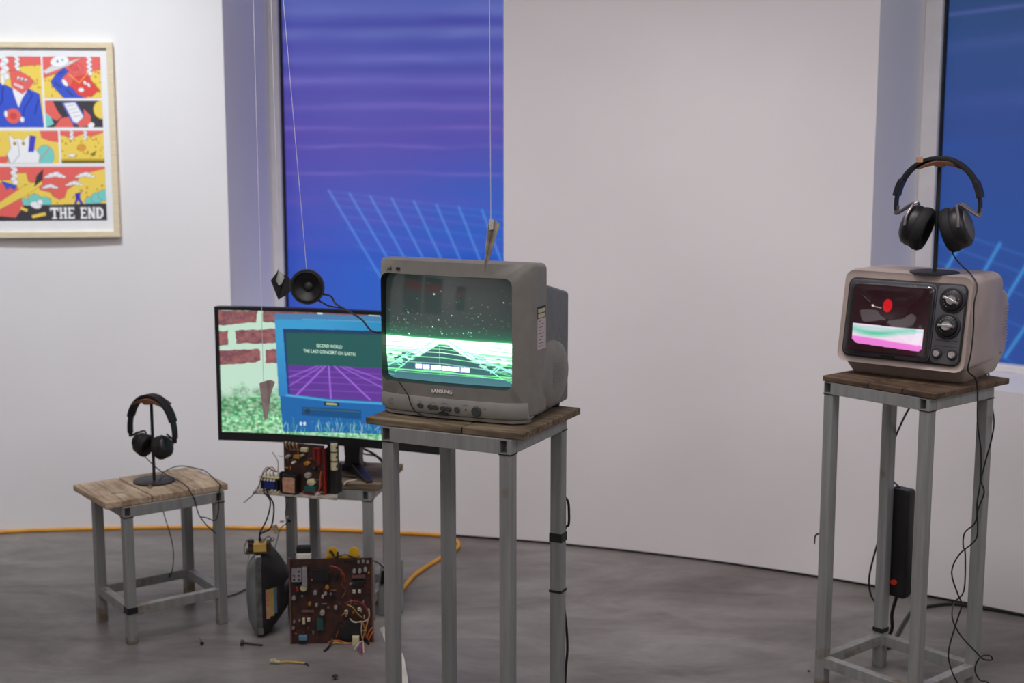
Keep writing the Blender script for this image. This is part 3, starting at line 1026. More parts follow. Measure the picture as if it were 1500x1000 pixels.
# ------------------------------------------------------------ steel stands with board tops
def stand(name, label, F, corner, az, w, d, h, th, s, inset, planks, wood, rails, stretch_z, cat, bands=(), taper=0.0, skip_rail=()):
    """F: world xy of one corner of the board top; corner: its signs; inset: (left, right, front, back) of the frame;
    planks: list of (x0,x1,y0,y1) fractions of the top"""
    a = math.radians(az)
    ux, uy = Vector((math.cos(a), math.sin(a), 0)), Vector((-math.sin(a), math.cos(a), 0))
    c = Vector((F[0], F[1], 0)) - ux * (corner[0] * w / 2) - uy * (corner[1] * d / 2)
    t = thing(name, label, cat, (c.x, c.y, 0), a)
    for k, (x0, x1, y0, y1) in enumerate(planks):
        g = 0.0028 if wood is M['wood_grey'] else 0.0016
        MB().box(-w / 2 + x0 * w + g, -w / 2 + x1 * w - g, -d / 2 + y0 * d + g, -d / 2 + y1 * d - g, h - th, h).build('plank', wood, t, bevel=0.0025)
    L, R, Fr, B = inset
    x0, x1, y0, y1 = -w / 2 + L, w / 2 - R, -d / 2 + Fr, d / 2 - B
    zt = h - th
    for (lx, ly) in ((x0, y0), (x1 - s, y0), (x0, y1 - s), (x1 - s, y1 - s)):
        m = MB()
        front = ly == y0
        m.box(lx, lx + s, ly, ly + s, 0, (zt - rails) if front else (zt - 0.001))
        lg = m.build('leg', M['steel'], t, bevel=0.002)
        e = 0.0012
        MB().box(lx - e, lx + s + e, ly - e, ly + s + e, zt - rails - 0.002, zt - rails + 0.001).build('weld', M['weld'], lg)
        if front:
            za, zb2, wl = zt - rails, zt - 0.001, 0.0028
            side = lx + s * .66 if lx > 0 else lx + s * .72
            te = MB()
            te.box(lx, lx + wl, ly, ly + s, za, zb2).box(side, lx + s, ly, ly + s, za, zb2)
            te.box(lx + wl, side, ly, ly + s, za, za + wl).box(lx + wl, side, ly, ly + s, zb2 - wl, zb2).box(lx + wl, side, ly + s - wl, ly + s, za + wl, zb2 - wl)
            te.build('open_tube_end', M['weld'] if False else M['steel'], lg)
    rw = s * 0.9
    for nm, z0, z1, off in (('rail', zt - rails, zt - 0.0005, 0.0015), ('stretcher', stretch_z - s * .5, stretch_z + s * .5, -0.0015)):
        MB().box(x0 + s, x1 - s, y0 - off, y0 + 0.004, z0, z1).box(x0 + s, x1 - s, y0 + .004, y0 + rw, z1 - .004, z1).build(nm, M['steel'], t, bevel=0.001) if nm == 'rail' else MB().box(x0 + s - .001, x1 - s + .001, y0 - off, y0 + rw, z0, z1).build(nm, M['steel'], t, bevel=0.0015)
        MB().box(x0 + s - .001, x1 - s + .001, y1 - rw, y1 + off, z0, z1).build(nm, M['steel'], t, bevel=0.0015)
        MB().box(x0 - off, x0 + rw, y0 + s - .001, y1 - s + .001, z0, z1).build(nm, M['steel'], t, bevel=0.0015)
        MB().box(x1 - rw, x1 + off, y0 + s - .001, y1 - s + .001, z0, z1).build(nm, M['steel'], t, bevel=0.0015)
    for (ix, iy, z, hgt) in bands:
        lx, ly = (x0, x1 - s)[ix], (y0, y1 - s)[iy]
        e = 0.0016
        MB().box(lx - e, lx + s + e, ly - e, ly + s + e, z, z + hgt).build('tape_band', M['tape'], t)
    t['top'] = h
    del t['top']
    return t, (x0, x1, y0, y1)


# low stool with the pale board top
H1 = 0.46
F1 = PZ(154, 737.6, H1)
stool, st_fr = stand('low_stool', 'low steel stool with a pale two-plank top carrying the smaller headphones', F1, (-1, -1), 36.5, 0.408, 0.29, H1, 0.02, 0.03, (0.055, 0.02, -0.004, 0.012), [(0, 0.37, 0, 1), (0.37, 1, 0, 1)], M['wood_grey'], 0.034, 0.105, 'stool', bands=((0, 0, 0.098, 0.02),))

# tall stand under the grey television
H2 = 0.90
F2 = PZ(767, 635, H2)
stand2, fr2 = stand('tall_stand', 'tall steel stand with a brown board top under the grey television', F2, (1, -1), -26, 0.425, 0.335, H2, 0.017, 0.031, (0.05, 0.03, -0.004, 0.022), [(0, 0.62, 0, 1), (0.62, 1, 0, 1)], M['wood_brown'], 0.036, 0.07, 'stand', bands=((1, 1, 0.562, 0.022), (1, 1, 0.43, 0.006)))

# tall stand under the portable television
H3 = 0.91
F3 = PZ(1370, 577, H3)
stand3, fr3 = stand('tall_stand', 'tall steel stand with a dark board top under the small cream television', F3, (1, -1), -50, 0.362, 0.357, H3, 0.016, 0.031, (0.006, 0.018, 0.004, 0.048), [(0, 0.42, 0, 1), (0.42, 0.72, 0, 1), (0.72, 1, 0, 1)], M['wood_dark'], 0.034, 0.085, 'stand', bands=((0, 1, 0.108, 0.013),))

# stool under the monitor
H4 = 0.46
F4 = PZ(556, 710, H4)
stool4, fr4 = stand('low_stool', 'low steel stool with a dark thick board top under the wide monitor', F4, (1, -1), -11, 0.365, 0.292, H4, 0.022, 0.03, (0.045, 0.03, 0.004, 0.03), [(0, 0.5, 0, 1), (0.5, 1, 0, 1)], M['wood_brown'], 0.034, 0.07, 'stool')


def axes(az):
    a = math.radians(az)
    return Vector((math.cos(a), math.sin(a), 0)), Vector((-math.sin(a), math.cos(a), 0)), a


def rr2(w, h, r, cx=0.0, cz=0.0, n=5, m=8):
    """rounded rectangle with points along the straight edges too"""
    base = rrect(w, h, r, cx, cz, n)
    out = []
    N_ = len(base)
    for i, p in enumerate(base):
        out.append(p)
        if i % n == n - 1:
            q = base[(i + 1) % N_]
            for k in range(1, m):
                t = k / m
                out.append((p[0] + (q[0] - p[0]) * t, p[1] + (q[1] - p[1]) * t))
    return out


# ------------------------------------------------------------ grey television on the tall stand
TW, TH = 0.40, 0.379
ux, uy, a = axes(-25)
c2 = PZ(771, 625, H2)
loc = c2 - ux * (TW / 2)
tv = thing('television', 'bulky grey tube television showing a glowing green grid, on a tall stand', 'television', (loc.x, loc.y, H2), a)
OX, OW, OZ0, OZ1 = -0.010, 0.350, 0.083, 0.345
bow = lambda x: -0.014 * (1 - (x / 0.2) ** 2)


def outer_y(x, z):
    return 0.004 + 0.022 * min(1.0, max(0.0, (abs(x) - 0.165) / 0.03))


rA = rr2(TW, TH - 0.012, 0.014, 0, 0.012 + (TH - 0.012) / 2)
rO = rr2(OW, OZ1 - OZ0, 0.018, OX, (OZ0 + OZ1) / 2)
rI = rr2(OW - 0.008, OZ1 - OZ0 - 0.008, 0.016, OX, (OZ0 + OZ1) / 2)
b = MB()
b.loft([[(x, 0.115, z - 0.006 * (z > 0.3)) for x, z in rA], [(x, 0.05, z) for x, z in rA], [(x, outer_y(x, z), z) for x, z in rA], [(x * 0.99, outer_y(x, z) - 0.003 + bow(x) * 0.8, 0.2 + (z - 0.2) * 0.99) for x, z in rA], [(x, bow(x), z) for x, z in rO]], True, False)
b.build('front_bezel', M['tv_grey'], tv, smooth=True)
b = MB()
b.loft([[(x, bow(x) + 0.0002, z) for x, z in rO], [(x, 0.026, z) for x, z in rI]], False, True)
b.build('screen_surround', M['tv_dark'], tv, smooth=True)

# its picture: green wire-frame road below a starry dark sky
def tvto(x, y):
    xl = 562 + max(0.0, (y - 500)) * 0.06
    u = (x - xl) / (751 - xl)
    yt = 405 + 6 * u
    yb = 560 + 22 * u - 9 * u * u
    return u, (y - yt) / (yb - yt) * 0.97 + 0.03


im = Img(300, 240, (40, 52, 50), tvto)
v = im.V / im.h
u = im.U / im.w
sky = np.stack([np.interp(v, [0, .3, .45, .56, .592], [18, 18, 20, 30, 60]), np.interp(v, [0, .3, .45, .56, .592], [26, 30, 44, 96, 190]), np.interp(v, [0, .3, .45, .56, .592], [25, 28, 38, 72, 110])], -1)
im.a = sky.copy()
HZ = 0.592 + 0.012 * (u - .45) ** 2
below = np.clip((v - HZ) * 120, 0, 1)
low = np.stack([np.interp(v, [.55, .7, .85, .93, 1], [60, 44, 40, 56, 70]), np.interp(v, [.55, .7, .85, .93, 1], [150, 92, 92, 108, 118]), np.interp(v, [.55, .7, .85, .93, 1], [110, 92, 98, 118, 128])], -1)
im.a = im.a * (1 - below[..., None]) + low * below[..., None]
# blown-out band of lines either side of the road
road_l = 0.445 - (v - .635) * 1.22
road_r = 0.5 + (v - .635) * 1.28
offroad = np.clip((road_l - u) * 60, 0, 1) + np.clip((u - road_r) * 60, 0, 1)
nz = im.noise(26, 60, 3)
edge = np.clip(offroad + np.clip((.638 - v) * 60, 0, 1), 0, 1)
white = np.clip((v - HZ + .008) * 140, 0, 1) * edge * np.clip((.755 - v) * 14, 0, 1)
im.blend(white, (330, 400, 350))
rag = np.clip((v - .66) * 20, 0, 1) * np.clip((.90 - v) * 8, 0, 1) * edge * np.clip((nz - .38) * 5, 0, 1)
im.blend(rag, (250, 340, 280))
im.blend(np.clip((v - HZ + .008) * 140, 0, 1) * np.clip((.645 - v) * 40, 0, 1), (330, 400, 350))
clipb = np.clip((v - HZ) * 100, 0, 1)
G, W_, Cc = (140, 255, 170), (232, 300, 250), (170, 270, 240)
for k, vv in enumerate((.603, .615, .63, .648, .67, .70, .735, .785, .845, .925)):
    y0 = 405 + vv * 155
    sp = 9 * (vv - .5)
    im.line([(556, y0 - 3), (650, y0 + 2), (752, y0 + 14)], 1.2 + k * .12, G if k % 2 else W_, 0.95 if k < 7 else (.5 if k == 8 else .95), clipb, 1.2)
for k in range(14):
    y0 = 505 + k * 4.6 + (k % 3)
    im.line([(556, y0), (620 - k * 4.5, y0 - 1 + k * .5)], 1.4, (140, 270, 170), .8, clipb, 1.2)
    im.line([(690 + k * 4.5, y0 + 5), (752, y0 + 9)], 1.4, (140, 270, 170), .8, clipb, 1.2)
for pts in ([(640, 500), (577, 551)], [(633, 505), (566, 541)], [(576, 533), (588, 543)], [(580, 531), (592, 541)], [(612, 516), (602, 522)],
            [(655, 500), (734, 560)], [(662, 506), (750, 552)], [(728, 540), (718, 551)], [(733, 540), (722, 551)], [(685, 524), (694, 529)], [(700, 529), (751, 549)], [(566, 542), (600, 520)]):
    im.line(pts, 2.0, Cc, 1, None, 1.0)
im.line([(646, 512), (647, 556)], 1.0, (160, 240, 230), .9, None, 1)
im.line([(556, 544.5), (650, 552.5), (752, 557)], 2.2, (130, 255, 150), .95, None, 1)
im.line([(556, 547.5), (650, 555.5), (752, 559.5)], 1.4, (130, 255, 150), .8, None, 1)
for x0, x1, y0 in ((610, 619.5, 542.5), (621.5, 631, 543.4), (633.5, 648.5, 544.6), (650.5, 662, 545.6), (663.5, 675, 546.2), (677, 689, 547.4)):
    im.poly([(x0 - 1.2, y0 - 4.4), (x1 + 1.2, y0 - 4.2), (x1 + 1.2, y0 + 4.6), (x0 - 1.2, y0 + 4.4)], (150, 150, 235), .6)
    im.poly([(x0, y0 - 3.4), (x1, y0 - 3.2), (x1, y0 + 3.6), (x0, y0 + 3.4)], (330, 310, 350))
    for t in (.3, .65):
        im.line([(x0 + (x1 - x0) * t, y0 - 3.6), (x0 + (x1 - x0) * t + .4, y0 - 1.4)], .8, (150, 160, 220), .8)
for k in range(150):
    x, y = rng.uniform(566, 748), 495 - abs(rng.normal(0, 34))
    if y > 410:
        im.glow(x, y, rng.uniform(.5, 1.0), (130, 170, 140), rng.uniform(.2, .9))
for x, y, s in ((637.5, 431, 1.5), (645, 470, 1.2), (650, 491, 1.2), (600, 492, 1.1), (664, 463, 1), (736, 442, 1), (598, 459, .9), (636, 481, 1), (692, 489, 1), (681, 490, .9)):
    im.glow(x, y, s, (230, 250, 235), .95)
SX, SZ = OW / 2 - 0.003, (OZ1 - OZ0) / 2 - 0.003
picture_mesh('screen', im, lambda uu, vv: (OX - SX + 2 * SX * uu, 0.003 + 0.012 * ((2 * uu - 1) ** 2) + 0.009 * ((2 * vv - 1) ** 2), (OZ0 + OZ1) / 2 + SZ - 2 * SZ * vv), M['crt'], tv)
# control strip, foot and back shell
surf = lambda x: outer_y(x, 0.0) - 0.003 + bow(x) * 0.8


def bowed(z0, z1, y_lo, y_hi, hw, nm, mat, top_in=0.0):
    n = 16
    rows = []
    for zz, yy in ((z0, y_lo), (z0 + (z1 - z0) * .2, y_hi), (z0 + (z1 - z0) * .8, y_hi), (z1, y_lo + top_in)):
        rows.append([(-hw + 2 * hw * k / n, yy + surf(-hw + 2 * hw * k / n), zz) for k in range(n + 1)])
    back = [[(x, 0.05, z) for x, y, z in rows[0]], [(x, 0.05, z) for x, y, z in rows[-1]]]
    allr = [back[0]] + rows + [back[1]]
    m = MB()
    nn = n + 1
    vs = [p for r in allr for p in r]
    fs = [(i * nn + k, i * nn + k + 1, (i + 1) * nn + k + 1, (i + 1) * nn + k) for i in range(len(allr) - 1) for k in range(n)]
    fs += [tuple(i * nn for i in range(len(allr)))[::-1], tuple(i * nn + n for i in range(len(allr)))]
    m.add(vs, fs)
    return m.build(nm, mat, tv, smooth=True)


bowed(0.013, 0.052, -0.001, -0.007, 0.1965, 'control_strip', M['tv_grey2'], -0.004)
bowed(0.002, 0.0125, 0.004, 0.0005, 0.19, 'foot_lip', M['tv_grey'])
zb = lambda x: surf(x) - 0.0075
bx_ = lambda px: 0.2 - (772 - px) / 575.0
for px, w, h, zz in ((616, .0085, .0062, .031), (632, .008, .0066, .030), (640, .008, .0066, .0295), (652, .008, .0066, .029), (660, .008, .0066, .0285), (673, .0072, .0078, .0285)):
    x = bx_(px)
    m = MB()
    ring = lambda y, s: [(x + w * s * math.cos(t), y, zz + h * s * math.sin(t)) for t in [2 * math.pi * k / 18 for k in range(18)]]
    m.loft([ring(zb(x) + 0.004, 1), ring(zb(x) - 0.002, 1), ring(zb(x) - 0.0035, .8)])
    m.build('button', M['btn'], tv, smooth=True)
x = bx_(702)
MB().lathe((x, zb(x) + .003, .0285), (0, -1, 0), [(0, .0125), (.006, .0122), (.0075, .0105)], 24).build('power_button', M['btn'], tv, smooth=True)
x = bx_(686)
MB().lathe((x, zb(x) + .001, .030), (0, -1, 0), [(0, .0024), (.0016, .0024)], 12).build('indicator_lamp', M['tv_dark'], tv)
x = bx_(651)
m = MB()
m.prism([(x + .014 * math.cos(t), .0135 + .008 * math.sin(t)) for t in [math.pi * k / 14 for k in range(15)]], zb(x) - .0006, zb(x) + .004)
m.build('dark_arch', M['tv_dark'], tv)  # flat half-round piece in dark plastic, slightly proud of the strip
text_obj('SAMSUNG', 0.0115, M['logo'], tv, (bx_(649), bow(-.015) - 0.0012, 0.069), name='logo', sx=1.05, bold=0.0003)
# small illegible printed marks, as strokes
def strokes(nm, segs, px, z, sc, yo, mat=None, r=.0006):
    mm = MB()
    x0 = bx_(px)
    for (xa, za), (xb, zb_) in segs:
        mm.tube([(x0 + xa * sc, yo(x0 + xa * sc), z + za * sc), (x0 + xb * sc, yo(x0 + xb * sc), z + zb_ * sc)], r, 4, 0)
    return mm.build(nm, mat or M['ink'], tv)


yo1 = lambda x: bow(x) - 0.0012
strokes('script_mark', [((-8, -4), (-4, -4)), ((-4, -4), (-3, 4)), ((-3, 4), (-2, -4)), ((-2, 0), (0, 0)), ((0, 0), (0, -4)), ((0, -4), (2, -4)), ((2, -4), (3, 5)), ((3, 5), (5, 0)), ((5, 0), (6, -5)), ((1, 0), (5, -2))], 566, .357, .0011, yo1)
strokes('size_mark', [((0, -4), (0, 3)), ((0, 3), (3, -1)), ((3, -1), (3, 4)), ((3, -4), (6, -4)), ((5, 3), (5, -4)), ((7, 3), (7, -4)), ((7, 3), (10, 3)), ((10, 3), (10, -4)), ((7, -4), (10, -4))], 578, .357, .0009, yo1, None, .0011)
yo2 = lambda x: zb(x) - .0002
for px, n_ in ((614, 2), (632, 4), (650, 5), (682, 4), (712, 3)):
    strokes('button_mark', [((k * 3, 0), (k * 3 + 2, .4)) for k in range(n_)], px, .0415 if px < 700 else .036, .0011, yo2, None, .0004)
strokes('emblem', [((6 * math.cos(k * .5 + .8), 6 * math.sin(k * .5 + .8)), (6 * math.cos(k * .5 + 1.3), 6 * math.sin(k * .5 + 1.3))) for k in range(9)], 568, .034, .0011, yo2, None, .0004)
# back shell
m = MB()
ringz = lambda hw, z0, z1, y, r: [(x, y, z) for x, z in rr2(2 * hw, z1 - z0, r, 0, (z0 + z1) / 2, 4, 3)]
m.loft([ringz(.190, .008, .325, .11, .008), ringz(.186, .008, .316, .16, .009), ringz(.178, .008, .286, .30, .010), ringz(.165, .02, .268, .31, .014)])
m.build('back_shell', M['tv_back'], tv, smooth=True)
# bulging side speakers with louvred grilles
for sgn in (1, -1):
    m = MB()
    rings = []
    for t, s in ((0, 1.0), (.009, .98), (.016, .84), (.020, .5), (.021, .12)):
        rings.append([(sgn * (.184 + t), .17 + .098 * s * math.cos(q), .098 + .082 * s * math.sin(q)) for q in [2 * math.pi * k / 28 for k in range(28)]])
    m.loft(rings if sgn > 0 else [r[::-1] for r in rings], False, True)
    sp = m.build('speaker_housing', M['tv_grey'], tv, smooth=True)
    m = MB()
    for k in range(19):
        z = .098 - .066 + .132 * k / 18
        half = .09 * math.sqrt(max(0, 1 - ((z - .098) / .082) ** 2))
        pts = []
        for q in range(9):
            y = .145 + (half + .016) * q / 8
            rr_ = math.sqrt(((y - .17) / .098) ** 2 + ((z - .098) / .082) ** 2)
            dome = .021 * max(0.0, 1 - rr_ ** 2.8)
            pts.append((sgn * (.1848 + dome + .0004), y, z))
        m.tube(pts, 0.0016, 4, 0)
    m.build('grille_ribs', M['tv_grey'], sp)
# rating sticker on its side
xs = .2007
m = MB()
m.box(xs - .001, xs, .062, .110, .172, .245)
stk = m.build('sticker', pmat('pale_sticker', S(206, 190, 190), S(190, 178, 178), rough=.6), tv)
m = MB()
for k in range(9):
    z = .24 - k * .0075
    m.box(xs, xs + .0003, .068, .068 + .012 + .024 * ((k * 37) % 10) / 10, z - .0012, z)
m.build('print_lines', M['ink'], stk)
for z in (.247, .259):
    MB().box(xs - .001, xs, .065, .107, z, z + .0095).build('yellow_sticker', M['ivory'], tv)
MB().box(xs - .0012, xs - .0002, .062, .110, .2455, .274).build('black_sticker', M['tape'], tv)
for sx_ in (-.14, .165):
    for yy in (.03, .25):
        MB().cyl((sx_, yy, 0), (sx_, yy, .014), .011, .013, 12).build('foot', M['tape'], tv)
m = MB()
m.prism([(-.012, .0), (.012, 0), (.012, .012), (.006, .016), (0, .010), (-.006, .014), (-.012, .010)], -.02, 0)

# thin wire over the front of the grey television, dropping from the hanging speaker
fr = lambda px, z, o=0.004: tv.matrix_basis @ Vector((bx_(px), surf(bx_(px)) - o - .008, z))
w_pts = [tv.matrix_basis @ Vector((bx_(577), 0.0, .0868)), fr(584, .082), fr(592, .066), fr(598, .052), fr(600, .04), fr(606, .02), fr(614, .012), fr(626, .004, .004), fr(632, .002, .0)]
o = MB().tube(w_pts, .0014, 6).build('thin_wire', M['rubber'])
tag(o, 'thin black wire trailing down the front of the grey television', 'wire')

# ------------------------------------------------------------ small cream portable television
PW = 0.36
ux3, uy3, a3 = axes(-38)
fr_b = PZ(1411, 546, 0.95)
loc = fr_b - ux3 * (PW / 2)
ptv = thing('portable_television', 'small cream portable television with round dials, on a tall stand', 'television', (loc.x, loc.y, H3), a3)
tl = lambda z: 0.185 * (z - 0.04)
PH0, PH1 = 0.038, 0.287
mid = (PH0 + PH1) / 2


def tring(w, h, r, y, k, cz=mid, dz=0.0):
    return [(x, y + k * tl(z), z + dz) for x, z in rr2(w, h, r, 0, cz, 5, 4)]


m = MB()
m.loft([tring(.345, .232, .02, .004, 1), tring(PW, .249, .024, .0, 1), tring(PW + .012, .254, .028, .03, 1), tring(PW + .006, .25, .03, .255, .12, mid - .002), tring(PW - .006, .205, .03, .282, 0, .14), tring(PW - .02, .19, .026, .345, 0, .135), tring(PW - .05, .165, .02, .355, 0, .135)])
m.build('case', M['cream'], ptv, smooth=True)
m = MB()
zr = lambda hw, y0, y1, z, r: [(x, y, z) for x, y in rr2(2 * hw, y1 - y0, r, 0, (y0 + y1) / 2, 4, 2)]
m.loft([zr(.155, .055, .315, 0, .02), zr(.16, .048, .32, .006, .02), zr(.178, .012, .33, .055, .02)])
m.build('base', M['cream'], ptv, smooth=True)


def plate(x0, x1, z0, z1, r, y, thick, nm, mat, parent=ptv):
    pts = rr2(x1 - x0, z1 - z0, r, (x0 + x1) / 2, (z0 + z1) / 2, 6, 4)
    mm = MB()
    mm.loft([[(x, y + thick + tl(z), z) for x, z in pts], [(x, y + .0008 + tl(z), z) for x, z in pts], [(x + (.0012 if x < (x0 + x1) / 2 else -.0012), y + tl(z), z + (.0012 if z < (z0 + z1) / 2 else -.0012)) for x, z in pts]])
    return mm.build(nm, mat, parent, smooth=True)


plate(-.166, .168, .054, .268, .02, -.0035, .012, 'face_border', M['tape'])
plate(-.1615, .0855, .058, .264, .016, -.0065, .01, 'screen_bezel', M['panel'])
plate(.088, .1645, .058, .264, .014, -.0065, .01, 'control_panel', M['panel'])
plate(-.1515, .077, .068, .256, .02, -.0075, .006, 'screen_mask', M['tv_dark'])
MB().box(-.05, -.01, -.0085 + tl(.0625), -.006 + tl(.0625), .0595, .0655).build('name_plate', M['tape'], ptv)
# picture: pink ground, green and white swirls below a dark red sky
im = Img(150, 124, (30, 10, 14), lambda x, y: ((x - 1240) / 126.0, (y - 414 - (x - 1240) * .03) / 102.0))
u, v = im.U / im.w, im.V / im.h
im.a = np.stack([0 * v + 36, 0 * v + 11, 0 * v + 17], -1)
im.ell(1299, 446, 7.5, 10, (196, 16, 26))
im.line([(1276, 448), (1289, 450)], 1.6, (200, 170, 170), .9)
im.ell(1275, 447, 2.2, 1.8, (220, 200, 196))
q = [(1245, 475), (1360, 479), (1360, 508), (1356, 512), (1254, 505), (1246, 499)]
c = im.mask(q)
im.poly(q, (246, 226, 242))
nz = im.noise(3, 14, 5)
im.blend(c * np.clip(1 - np.abs(v - .67 - .05 * np.sin(u * 5)) / .07, 0, 1) * (u < .86) * (.5 + .5 * nz), (70, 206, 156))
im.blend(c * np.clip(1 - np.abs(v - .64) / .03, 0, 1) * .7, (150, 230, 210))
im.blend(c * np.clip((v - .80 + .03 * np.cos(u * 3)) * 40, 0, 1), (246, 130, 222))
picture_mesh('screen', im, lambda uu, vv: (-.1475 + .2205 * uu, -.0085 + tl(.252 - .180 * vv) - .004 * (1 - (2 * uu - 1) ** 2) * (1 - (2 * vv - 1) ** 2), .252 - .180 * vv), M['crt2'], ptv)
# clear curved visor over the screen
pts = rr2(.244, .202, .018, -.038, .161, 6, 5)
sh = lambda s_, y_: [(-.038 + (x + .038) * s_, y_ + tl(z), .161 + (z - .161) * s_) for x, z in pts]
MB().loft([sh(1.0, -.006), sh(.985, -.012), sh(.95, -.016), sh(.88, -.0185), sh(.6, -.0195), sh(.05, -.020)]).build('visor', M['visor'], ptv, smooth=True)
nrm = Vector((0, -1, .185)).normalized()
for z, xx, rot in ((.2255, .132, -.35), (.1575, .127, 0.0)):
    c0 = Vector((xx, -.0066 + tl(z), z))
    d = MB().lathe(c0, nrm, [(0, .0345), (.003, .0345), (.004, .033), (.004, .029)], 36).build('dial_ring', M['tape'], ptv, smooth=True)
    m = MB().lathe(c0, nrm, [(.002, .029), (.009, .027), (.011, .024), (.011, .0)], 36)
    m.build('dial_skirt', M['cap_black'], d, smooth=True)
    m = MB().lathe(c0 + nrm * .011, nrm, [(0, .0145), (.006, .013), (.008, .011), (.008, 0.0)], 24)
    m.build('dial_cap', M['chrome'], d, smooth=True)
    upv = Vector((0, .185, 1)).normalized()
    sd = Vector((1, 0, 0)) * math.cos(rot) + upv * math.sin(rot)
    pv = nrm.cross(sd)
    m = MB()
    vs = []
    for k_ in (.012, .024):
        for e, s_ in ((-1, -1), (1, -1), (1, 1), (-1, 1)):
            vs.append(c0 + nrm * k_ + sd * (e * (.023 if k_ < .02 else .02)) + pv * (s_ * .0035))
    m.add(vs, [(0, 3, 2, 1), (4, 5, 6, 7), (0, 1, 5, 4), (1, 2, 6, 5), (2, 3, 7, 6), (3, 0, 4, 7)])
    m.build('dial_grip', M['chrome'], d, bevel=.001)
    m = MB()
    for k in range(13):
        t = 2 * math.pi * k / 16 - .6
        p = c0 + nrm * .0113 + (Vector((1, 0, 0)) * math.cos(t) + upv * math.sin(t)) * .0205
        m.cyl(p, p + nrm * .0004, .0014, None, 6)
    m.build('dial_numbers', M['ink_pale'], d)
for xx in (.106, .1475):
    z = .084
    c0 = Vector((xx, -.0066 + tl(z), z))
    d = MB().lathe(c0, nrm, [(0, .0145), (.002, .0145), (.0025, .012)], 24).build('knob_ring', M['tape'], ptv, smooth=True)
    MB().lathe(c0, nrm, [(0, .0105), (.009, .0095), (.011, .008), (.011, 0)], 20).build('knob_cap', M['chrome'], d, smooth=True)
for xa, xb_, zz, th_ in ((.098, .137, .1185, .0018), (.147, .158, .1185, .003), (.096, .158, .104, .0012)):
    MB().box(xa, xb_, -.0069 + tl(zz), -.006 + tl(zz), zz, zz + th_).build('panel_mark', M['ink'], ptv)
m = MB()
for k in range(13):
    z = .085 + k * .0085
    m.box(.1735, .1755, .290, .340, z, z + .003)
m.build('vent_ribs', M['cream'], ptv)

# ------------------------------------------------------------ wide monitor on the low stool
XL, XR = PD(324, 540, 4.56), PD(648, 560, 4.35)
dv = XR - XL
az4 = math.atan2(dv.y, dv.x)
MW = math.hypot(dv.x, dv.y)
mc = (XL + XR) / 2
zt4, zb4 = PD(324, 447, 4.56).z, PD(331, 641, 4.56).z
mon = thing('monitor', 'wide curved black monitor showing a blue television in grass by a brick wall', 'monitor', (mc.x, mc.y, H4), az4)
zt, zb = zt4 - H4, zb4 - H4
CUR = 2.2
cy = lambda x: -(math.sqrt(CUR * CUR - x * x) - CUR) * -1.0
sag = lambda x: -(CUR - np.sqrt(CUR * CUR - np.asarray(x, float) ** 2))
EDGE = 0.011
CHIN = 0.027


def curved_bar(x0, x1, z0, z1, y0, y1, n=20):
    rings = []
    for k in range(n + 1):
        x = x0 + (x1 - x0) * k / n
        s = float(sag(x))
        rings.append([(x, s + y0, z0), (x, s + y1, z0), (x, s + y1, z1), (x, s + y0, z1)])
    return MB().loft(rings)


curved_bar(-MW / 2, MW / 2, zb, zt, 0.006, 0.028).build('back_cover', M['black'], mon)
for x0, x1, z0, z1 in ((-MW / 2, MW / 2, zt - EDGE, zt), (-MW / 2, MW / 2, zb, zb + CHIN), (-MW / 2, -MW / 2 + EDGE, zb + CHIN, zt - EDGE), (MW / 2 - EDGE, MW / 2, zb + CHIN, zt - EDGE)):
    curved_bar(x0, x1, z0, z1, -0.002, 0.0065, 20 if x1 - x0 > .1 else 2).build('bezel', M['black'], mon)


def monto(x, y):
    xl = 328 + (y - 450) * .033
    uu = (x - xl) / (643.5 - xl)
    yt, yb = 450 + (x - 327) * .037, 633 + (x - 334) * .052
    return uu, (y - yt) / (yb - yt)


im = Img(430, 246, (176, 206, 182), monto)
u, v = im.U / im.w, im.V / im.h
MORT, BRK = (178, 214, 190), (128, 82, 86)
im.a = np.zeros_like(im.a) + np.array((184, 214, 194.0))
n1 = im.noise(40, 30, 8)
n5 = im.noise(120, 80, 31)
for pts in ([(326, 452), (384, 453), (382, 470), (326, 474)], [(391, 452), (470, 453), (470, 471), (392, 470)], [(326, 482), (342, 482), (342, 503), (326, 505)], [(352, 481), (407, 480), (470, 481), (470, 501), (354, 501)], [(328, 511), (386, 509), (389, 526), (380, 529), (328, 533)], [(396, 510), (470, 509), (470, 531), (395, 530)], [(478, 452), (545, 453), (545, 462), (476, 462)], [(560, 453), (645, 456), (645, 470), (560, 466)]):
    rough_pts = []
    for (xa, ya), (xb_, yb_) in zip(pts, pts[1:] + pts[:1]):
        ns_ = max(2, int(math.hypot(xb_ - xa, yb_ - ya) / 5))
        for q_ in range(ns_):
            rough_pts.append((xa + (xb_ - xa) * q_ / ns_ + random.uniform(-.9, .9), ya + (yb_ - ya) * q_ / ns_ + random.uniform(-.9, .9)))
    cov = im.mask(rough_pts)
    im.blend(cov, BRK)
    im.blend(cov * np.clip(n5 - .5, 0, 1) * 1.1, (150, 112, 112))
    im.blend(cov * np.clip(.45 - n5, 0, 1) * 1.2, (110, 56, 60))
    im.blend(cov * np.clip(n1 - .45, 0, 1) * 1.2, (168, 104, 96))
    im.blend(cov * np.clip(.5 - n1, 0, 1) * .9, (104, 58, 78))
n2, n3, n4 = im.noise(110, 60, 9), im.noise(30, 16, 10), im.noise(60, 90, 12)
gl = np.clip((v - .62 - .12 * (n3 - .5)) * 9, 0, 1)
gcol = np.array((64, 148, 92.0)) * (1 - n2[..., None]) + np.array((188, 230, 190.0)) * n2[..., None]
gcol = gcol * (0.75 + .45 * n4[..., None])
